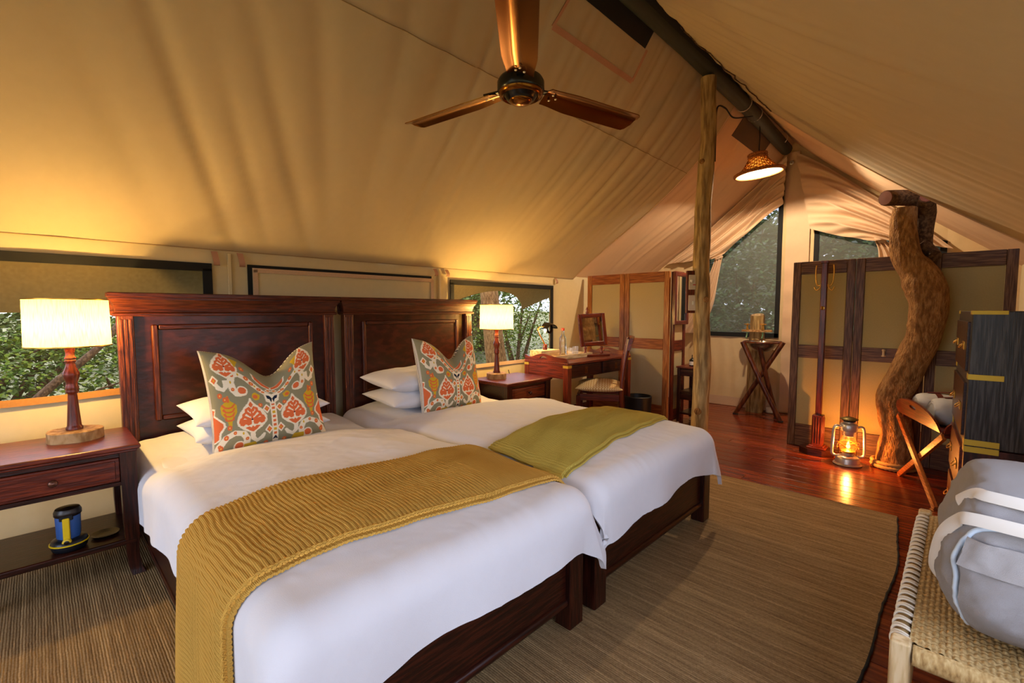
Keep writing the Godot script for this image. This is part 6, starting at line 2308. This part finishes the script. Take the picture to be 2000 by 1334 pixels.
func build_bag() -> void:
	var c := Vector3(1.745, 0.4535, 3.248)
	var t := thing("canvas_bag", "grey canvas duffel bag with white webbing handles on the woven bench", "bag", c)
	var nz := FastNoiseLite.new()
	nz.seed = 14
	nz.frequency = 3.2
	var lx := 0.325
	var lz := 0.176
	var hh := 0.345
	var srf := func(a: float, e: float, grow: float) -> Vector3:
		# a: around the vertical axis, e: from the bottom (-1) to the top (1)
		var ca := cos(a)
		var sa := sin(a)
		var ex := 0.42
		var px := signf(ca) * pow(absf(ca), ex)
		var pz := signf(sa) * pow(absf(sa), ex)
		var el := e * PI * 0.5
		var cr := pow(absf(cos(el)), 0.30)
		var y := (signf(sin(el)) * pow(absf(sin(el)), 0.75) * 0.5 + 0.5) * hh
		var k := y / hh
		var taper := 1.0 - 0.14 * smoothstep(0.35, 1.0, k) - 0.04 * smoothstep(0.2, 0.0, k)
		var p := Vector3(px * lx * cr * taper, y, pz * lz * cr * (1.0 - 0.14 * smoothstep(0.4, 1.0, k) - 0.12 * smoothstep(0.35, 0.0, k)))
		var w := 0.020 * nz.get_noise_3d(p.x * 1.4, p.y * 2.0, p.z * 1.4) + 0.008 * nz.get_noise_3d(p.x * 5.0, p.y * 3.0, p.z * 5.0)
		p += Vector3(px, 0.2, pz).normalized() * (w * smoothstep(0.02, 0.15, k) + grow)
		p.y -= 0.035 * k * (p.x / lx) * (p.x / lx)
		p.y = maxf(p.y, 0.0)
		return p
	var body := MB.new()
	body.grid(96, 60, func(u: float, v: float) -> Vector3: return srf.call(u * TAU, v * 2.0 - 1.0, 0.0), Vector3.LEFT)
	var fx := MB.new()
	fx.v = body.v
	fx.uv = body.uv
	var mid := Vector3(0, hh * 0.5, 0)
	for i in body.v.size():
		fx.n.append(body.n[i] if body.n[i].dot(body.v[i] - mid) > 0 else -body.n[i])
	for j in 60:
		for i in 96:
			var q := j * 97 + i
			fx.quad(q, q + 1, q + 98, q + 97)
	var grey := cloth(C("918c8a"), 0.25, 0.05, 0.12, 5.0)
	put("bag_body", fx, grey, t)
	var on := func(list: Array, grow: float) -> Array:
		var o := []
		for p in smooth_path(list, 10):
			o.append(srf.call(p.x, p.y, grow))
		return o
	# piped end pocket facing the camera: angles round PI (the -x end)
	var pipe := MB.new()
	var loop := [Vector3(PI - 0.55, 0.34, 0), Vector3(PI - 0.1, 0.42, 0), Vector3(PI + 0.22, 0.42, 0), Vector3(PI + 0.50, 0.32, 0), Vector3(PI + 0.66, 0.12, 0), Vector3(PI + 0.60, -0.08, 0), Vector3(PI + 0.55, -0.32, 0), Vector3(PI + 0.60, -0.50, 0), Vector3(PI + 0.82, -0.66, 0), Vector3(PI + 0.90, -0.78, 0), Vector3(PI + 0.7, -0.88, 0), Vector3(PI, -0.92, 0), Vector3(PI - 0.6, -0.9, 0)]
	pipe.tube(on.call(loop, 0.004), 0.0055, 8)
	put("pale_blue_piping", pipe, plain(lin(0.50, 0.58, 0.66), 0.6), t)
	var pk := MB.new()
	pk.sheet(24, 20, func(u: float, v: float) -> Vector3: return srf.call(lerpf(PI + 0.50, PI - 0.62, u), lerpf(-0.66, 0.22, v), 0.010 + 0.010 * sin(u * PI) * sin(v * PI)), Vector3.LEFT, 0.004)
	put("end_pocket", pk, grey, t)
	var fp := MB.new()
	fp.sheet(24, 8, func(u: float, v: float) -> Vector3: return srf.call(lerpf(PI + 0.50, PI - 0.62, u), lerpf(0.06, 0.28, v), 0.022 - 0.006 * v), Vector3.LEFT, 0.003)
	put("pocket_flap", fp, cloth(C("98928e"), 0.25, 0.05, 0.12, 5.0), t)
	# webbing handles: up the near side, over the top and across
	var web := plain(lin(0.66, 0.60, 0.52), 0.85)
	for h in [[Vector3(1.40, 0.44, 0.006), Vector3(1.30, 0.70, 0.012), Vector3(1.15, 0.78, 0.022), Vector3(1.0, 0.79, 0.026), Vector3(0.85, 0.78, 0.022), Vector3(0.72, 0.62, 0.012)], [Vector3(1.46, -0.45, 0.006), Vector3(1.42, -0.18, 0.007), Vector3(1.36, 0.10, 0.008), Vector3(1.27, 0.34, 0.012), Vector3(1.15, 0.47, 0.024), Vector3(1.0, 0.50, 0.030), Vector3(0.85, 0.49, 0.024), Vector3(0.74, 0.44, 0.012)]]:
		var ctrl := []
		for q in h:
			ctrl.append(srf.call(q.x * PI, q.y, q.z))
		var path := smooth_path(ctrl, 7)
		var m := path.size()
		var s := MB.new()
		s.sheet(m - 1, 4, func(u: float, v: float) -> Vector3:
			var i := int(round(u * (m - 1)))
			var p: Vector3 = path[i]
			var tg: Vector3 = (path[mini(i + 1, m - 1)] - path[maxi(i - 1, 0)]).normalized()
			var nrm := (p - Vector3(0, 0.10, 0)).slide(tg).normalized()
			return p + tg.cross(nrm) * (v - 0.5) * 0.03 + nrm * 0.003 * sin(v * PI), Vector3(-1, 1, -1), 0.004)
		put("webbing_handle", s, web, t)
	var zp := MB.new()
	zp.sheet(20, 3, func(u: float, v: float) -> Vector3: return srf.call(PI * 0.5, 0.999, 0.0) * Vector3(0, 1, 0) + Vector3(lerpf(-0.2, 0.2, u), 0.008 - 0.03 * pow(u * 2.0 - 1.0, 2.0), 0.05 + (v - 0.5) * 0.03), Vector3.UP, 0.003)
	put("zip_strip", zp, cloth(C("a89468"), 0.25, 0.05, 0.12, 5.0), t)

# ---------------------------------------------------------------- ceiling fan
func build_fan() -> void:
	var t := thing("ceiling_fan", "three bladed bronze ceiling fan hanging from the ridge pole above the beds", "ceiling fan", Vector3(1.57, 2.19, 1.62))
	var r := MB.new()
	r.tube([Vector3(0, 0.06, 0), Vector3(0, 0.80, 0)], 0.013, 12)
	put("down_rod", r, M.bronze_dark, t)
	var cn := MB.new()
	cn.lathe([[0.014, 0.0], [0.05, 0.02], [0.055, 0.06], [0.05, 0.075]], 20, Vector3(0, 0.735, 0))
	put("canopy", cn, M.bronze_dark, t)
	var mo := MB.new()
	mo.lathe([[0.02, 0.13], [0.055, 0.125], [0.058, 0.085], [0.075, 0.075], [0.098, 0.06], [0.105, 0.045], [0.105, 0.012], [0.098, 0.0], [0.09, -0.006]].map(func(p): return [p[0], p[1]]), 36)
	var mf := MB.new()
	mf.lathe([[0.088, -0.006], [0.1, 0.0], [0.106, 0.012], [0.106, 0.045], [0.098, 0.06], [0.075, 0.075], [0.058, 0.085], [0.055, 0.125], [0.02, 0.13]], 36)
	put("motor_housing", mf, M.black_gloss, t)
	var rg := MB.new()
	rg.lathe([[0.078, -0.012], [0.086, -0.018], [0.097, -0.012], [0.101, 0.0]], 36)
	put("bronze_ring", rg, M.bronze, t)
	var lw := MB.new()
	lw.lathe([[0.0, -0.034], [0.05, -0.033], [0.064, -0.026], [0.072, -0.014], [0.08, -0.008]], 30)
	put("switch_cup", lw, M.black_gloss, t)
	var cp := MB.new()
	cp.lathe([[0.0, -0.052], [0.012, -0.051], [0.035, -0.046], [0.05, -0.038], [0.052, -0.032]], 28)
	put("cap", cp, M.bronze, t)
	for k in 3:
		var a := deg_to_rad([-101.0, 16.0, 138.0][k])
		var d := Vector3(cos(a), 0, sin(a))
		var s := Vector3(-sin(a), 0, cos(a))
		var bl := MB.new()
		bl.sheet(36, 16, func(u: float, v: float) -> Vector3:
			var rr := lerpf(0.135, 0.69, u)
			var w := lerpf(0.058, 0.072, smoothstep(0.0, 0.3, u)) * (1.0 if u < 0.93 else sqrt(maxf(0.0, 1.0 - pow((u - 0.93) / 0.075, 2.0))))
			var q := (v * 2.0 - 1.0) * w
			var cr: float = (-0.012 * pow(absf(v * 2.0 - 1.0), 1.5) if v < 0.7 else -0.012 * pow(0.4, 1.5) - (v - 0.7) * 0.06) * w / 0.072
			return d * rr + s * q + Vector3(0, 0.03 + cr + q * 0.24 - 0.012 * u, 0), Vector3.DOWN, -0.004)
		var bo := put("blade", bl, M.bronze, t)
		var br := MB.new()
		br.bar(d * 0.09 + Vector3(0, 0.03, 0), d * 0.20 + Vector3(0, 0.036, 0), 0.034, 0.008, Vector3.UP, 0.002)
		put("blade_bracket", br, M.black_gloss, t)
		for p in [[0.165, 0.018], [0.165, -0.018], [0.19, 0.0]]:
			var sc := MB.new()
			sc.lathe([[0.0, -0.004], [0.005, -0.003], [0.006, 0.0]], 10, d * p[0] + s * p[1] + Vector3(0, 0.016 + p[1] * 0.24, 0))
			put("screw", sc, M.steel, bo)

# ---------------------------------------------------------------- bush outside the screens
func leaf_mesh(l: float, w: float) -> ArrayMesh:
	var m := MB.new()
	var a := m.vert(Vector3(0, 0, 0), Vector3.UP)
	var b := m.vert(Vector3(-w, 0.15 * w, l * 0.45), Vector3(-0.4, 1, 0))
	var c := m.vert(Vector3(w, 0.15 * w, l * 0.45), Vector3(0.4, 1, 0))
	var d := m.vert(Vector3(0, -0.1 * l, l), Vector3(0, 1, 0.3))
	var e := m.vert(Vector3(0, -0.06 * w, l * 0.45), Vector3.UP)
	m.tri(a, b, e)
	m.tri(a, e, c)
	m.tri(b, d, e)
	m.tri(e, d, c)
	return m.mesh()

func crown(parent: Node3D, called: String, at: Vector3, size: Vector3, count: int, leaf: ArrayMesh, mat: Material, rng: RandomNumberGenerator, tones: Array) -> void:
	var mm := MultiMesh.new()
	mm.transform_format = MultiMesh.TRANSFORM_3D
	mm.use_colors = true
	mm.mesh = leaf
	mm.instance_count = count
	var clumps := []
	for k in maxi(6, count / 90):
		var d := Vector3(rng.randfn(), rng.randfn(), rng.randfn()).normalized() * pow(rng.randf(), 0.5)
		clumps.append([d * size, rng.randf_range(0.18, 0.34), rng.randf()])
	for i in count:
		var cl: Array = clumps[rng.randi() % clumps.size()]
		var o: Vector3 = Vector3(rng.randfn(), rng.randfn() * 0.7, rng.randfn()) * cl[1] * maxf(0.5, size.x * 0.62)
		var b := Basis.from_euler(Vector3(rng.randf_range(-0.9, 0.7), rng.randf() * TAU, rng.randf_range(-0.7, 0.7)))
		mm.set_instance_transform(i, Transform3D(b.scaled(Vector3.ONE * rng.randf_range(0.7, 1.3)), at + cl[0] + o))
		var t: Color = tones[rng.randi() % tones.size()]
		mm.set_instance_color(i, t * (0.8 + 0.4 * cl[2]))
	var o2 := MultiMeshInstance3D.new()
	o2.name = numbered(called, parent)
	o2.multimesh = mm
	o2.material_override = mat
	o2.set_meta("kind", "stuff")
	parent.add_child(o2, true)

func shrub(called: String, label: String, category: String, at: Vector3, size: Vector3, height: float, count: int, leaf: ArrayMesh, mat: Material, tones: Array, sd: int, trunk := 0.05) -> void:
	var t := thing(called, label, category, at)
	var rng := RandomNumberGenerator.new()
	rng.seed = sd
	crown(t, "foliage", Vector3(0, height, 0), size, count, leaf, mat, rng, tones)
	for k in 5:
		var q := MB.new()
		var e := Vector3(rng.randf_range(-0.8, 0.8) * size.x, height + rng.randf_range(-0.1, 0.6) * size.y, rng.randf_range(-0.8, 0.8) * size.z)
		q.tube(smooth_path([Vector3(rng.randf_range(-0.05, 0.05), 0, 0), e * 0.45 + Vector3(rng.randf_range(-0.15, 0.15), 0.1, rng.randf_range(-0.15, 0.15)), e], 4), lerp_list([trunk, trunk * 0.6, trunk * 0.15], 4), 6)
		put("stem", q, M.bark_dark, t)

func build_outside() -> void:
	var g := MB.new()
	var nz := FastNoiseLite.new()
	nz.seed = 55
	nz.frequency = 0.08
	g.grid(80, 80, func(u: float, v: float) -> Vector3:
		var x := lerpf(-40, 50, u)
		var z := lerpf(-45, 45, v)
		var d := maxf(0.0, Vector2(x - 2.0, z - 1.6).length() - 7.0)
		return Vector3(x, -0.16 + nz.get_noise_2d(x, z) * minf(0.5, d * 0.08) + d * 0.02, z), Vector3.UP)
	var gm := cloth(C("8f8654"), 0.02, 0.25, 0.5, 0.2)
	var go := struct("ground", g, gm)
	var leafm := StandardMaterial3D.new()
	leafm.vertex_color_use_as_albedo = true
	leafm.roughness = 0.8
	leafm.metallic_specular = 0.2
	leafm.backlight_enabled = true
	leafm.backlight = Color(0.5, 0.5, 0.5)
	var small := leaf_mesh(0.038, 0.014)
	var mid := leaf_mesh(0.085, 0.026)
	var big := leaf_mesh(0.16, 0.05)
	var green := [Color(0.085, 0.13, 0.010), Color(0.13, 0.17, 0.014), Color(0.05, 0.085, 0.008), Color(0.20, 0.22, 0.025)]
	var olive := [Color(0.11, 0.14, 0.03), Color(0.15, 0.17, 0.045), Color(0.065, 0.09, 0.02)]
	var dusk := [Color(0.12, 0.19, 0.06), Color(0.17, 0.24, 0.09), Color(0.26, 0.27, 0.19)]
	# behind the left window
	shrub("bush", "leafy green bush close outside the left window, at its left edge", "bush", Vector3(-0.75, -0.16, -2.1), Vector3(0.75, 0.75, 0.6), 0.95, 3000, small, leafm, green, 101)
	shrub("bush", "leafy green bush close outside the left window, behind the lamp stem", "bush", Vector3(0.45, -0.16, -2.5), Vector3(0.85, 0.7, 0.6), 0.80, 2800, small, leafm, green, 102)
	shrub("bush", "paler bush farther off, seen under the left lamp shade", "bush", Vector3(-0.4, -0.16, -4.6), Vector3(1.4, 0.9, 0.8), 0.9, 4200, mid, leafm, olive, 103)
	shrub("bush", "paler bush farther off, beside the left headboard post", "bush", Vector3(1.6, -0.16, -4.9), Vector3(1.3, 1.0, 0.8), 1.0, 4200, mid, leafm, olive, 104)
	var fb := MB.new()
	fb.tube(smooth_path([Vector3(-0.45, 0.1, -1.55), Vector3(0.02, 0.62, -1.7), Vector3(0.4, 1.0, -1.85), Vector3(0.7, 1.5, -2.1)], 6), lerp_list([0.034, 0.029, 0.024, 0.018], 6), 10)
	solo("fallen_branch", fb, M.bark_dark, "grey slanting dead branch outside the left window behind the lamp stem", "branch")
	var tw := thing("twig_heap", "tangle of dry grey twigs at the bottom of the left window", "twigs", Vector3(-0.2, -0.14, -1.5))
	var rng := RandomNumberGenerator.new()
	rng.seed = 300
	for k in 16:
		var q := MB.new()
		var a := Vector3(rng.randf_range(-0.7, 0.7), rng.randf_range(0.0, 0.6), rng.randf_range(-0.3, 0.3))
		var b := a + Vector3(rng.randf_range(-0.7, 0.7), rng.randf_range(0.05, 0.4), rng.randf_range(-0.2, 0.2))
		q.tube([a, a.lerp(b, 0.5) + Vector3(0, 0.05, 0), b], [0.012, 0.009, 0.004], 6)
		put("twig", q, M.bark_dark, tw)
	# behind the far window of the same wall
	var bt := MB.new()
	bt.tube(smooth_path([Vector3(4.85, -0.2, -1.75), Vector3(4.62, 0.5, -1.72), Vector3(4.50, 1.2, -1.7), Vector3(4.38, 2.4, -1.75), Vector3(4.3, 4.2, -1.9)], 5), lerp_list([0.2, 0.15, 0.13, 0.12, 0.1], 5), 16)
	solo("tree", bt, M.bark, "thick brown tree trunk outside the far window behind the bedside lamp", "tree")
	shrub("bush", "bright green bush outside the far window, right of its tree trunk", "bush", Vector3(6.0, -0.16, -2.6), Vector3(1.0, 1.1, 0.8), 1.35, 6500, small, leafm, green, 105)
	shrub("bush", "bright green bush outside the far window, left of its tree trunk", "bush", Vector3(4.1, -0.16, -2.7), Vector3(0.7, 1.0, 0.5), 1.15, 2600, small, leafm, green, 106)
	shrub("bush", "hazy bush filling the gap behind the far window", "bush", Vector3(7.0, -0.16, -5.5), Vector3(2.2, 1.7, 1.0), 1.4, 7000, mid, leafm, olive, 107)
	# behind the end windows
	shrub("bush", "dense shady thicket outside the large end window, lower part", "bush", Vector3(8.6, -0.16, 0.6), Vector3(0.9, 1.0, 1.2), 0.9, 4200, mid, leafm, dusk, 108)
	shrub("bush", "tall shady thicket outside the large end window, upper part", "bush", Vector3(9.3, -0.16, 0.2), Vector3(1.0, 1.6, 1.5), 2.2, 5000, mid, leafm, dusk, 109)
	shrub("bush", "dark thicket outside the narrow end window above the screen", "bush", Vector3(8.9, -0.16, 2.6), Vector3(1.0, 1.6, 1.2), 1.7, 4200, mid, leafm, dusk, 110)
	shrub("bush", "solid wall of dark thicket farther back beyond the end windows", "bush", Vector3(12.0, -0.16, 1.0), Vector3(0.8, 3.2, 4.2), 2.9, 15000, leaf_mesh(0.32, 0.11), leafm, dusk, 111)
	shrub("bush", "pale green thicket farther back beyond the far bedside window", "bush", Vector3(7.5, -0.16, -8.0), Vector3(3.4, 1.5, 0.8), 1.3, 5000, leaf_mesh(0.22, 0.075), leafm, olive, 112)
	# taller trees farther round the tent
	var k := 0
	for p in [[-4.0, -9.0], [0.5, -10.5], [5.0, -9.5], [9.5, -7.5], [12.5, -2.5], [13.0, 2.0], [12.0, 6.5]]:
		shrub("tree", ["tall tree at the far left of the bush beyond the left window", "tall tree standing well back behind the left window", "tall tree standing well back behind the closed window flap", "tall tree in the distance beyond the far bedside window", "tall grey tree in the distance beyond the end window, left", "tall grey tree in the distance beyond the end window, middle", "tall grey tree in the distance behind the dark screen"][k], "tree", Vector3(p[0], -0.1, p[1]), Vector3(2.4, 2.2, 1.8), 2.5, 3200, big, leafm, olive if k < 4 else dusk, 120 + k, 0.14)
		k += 1
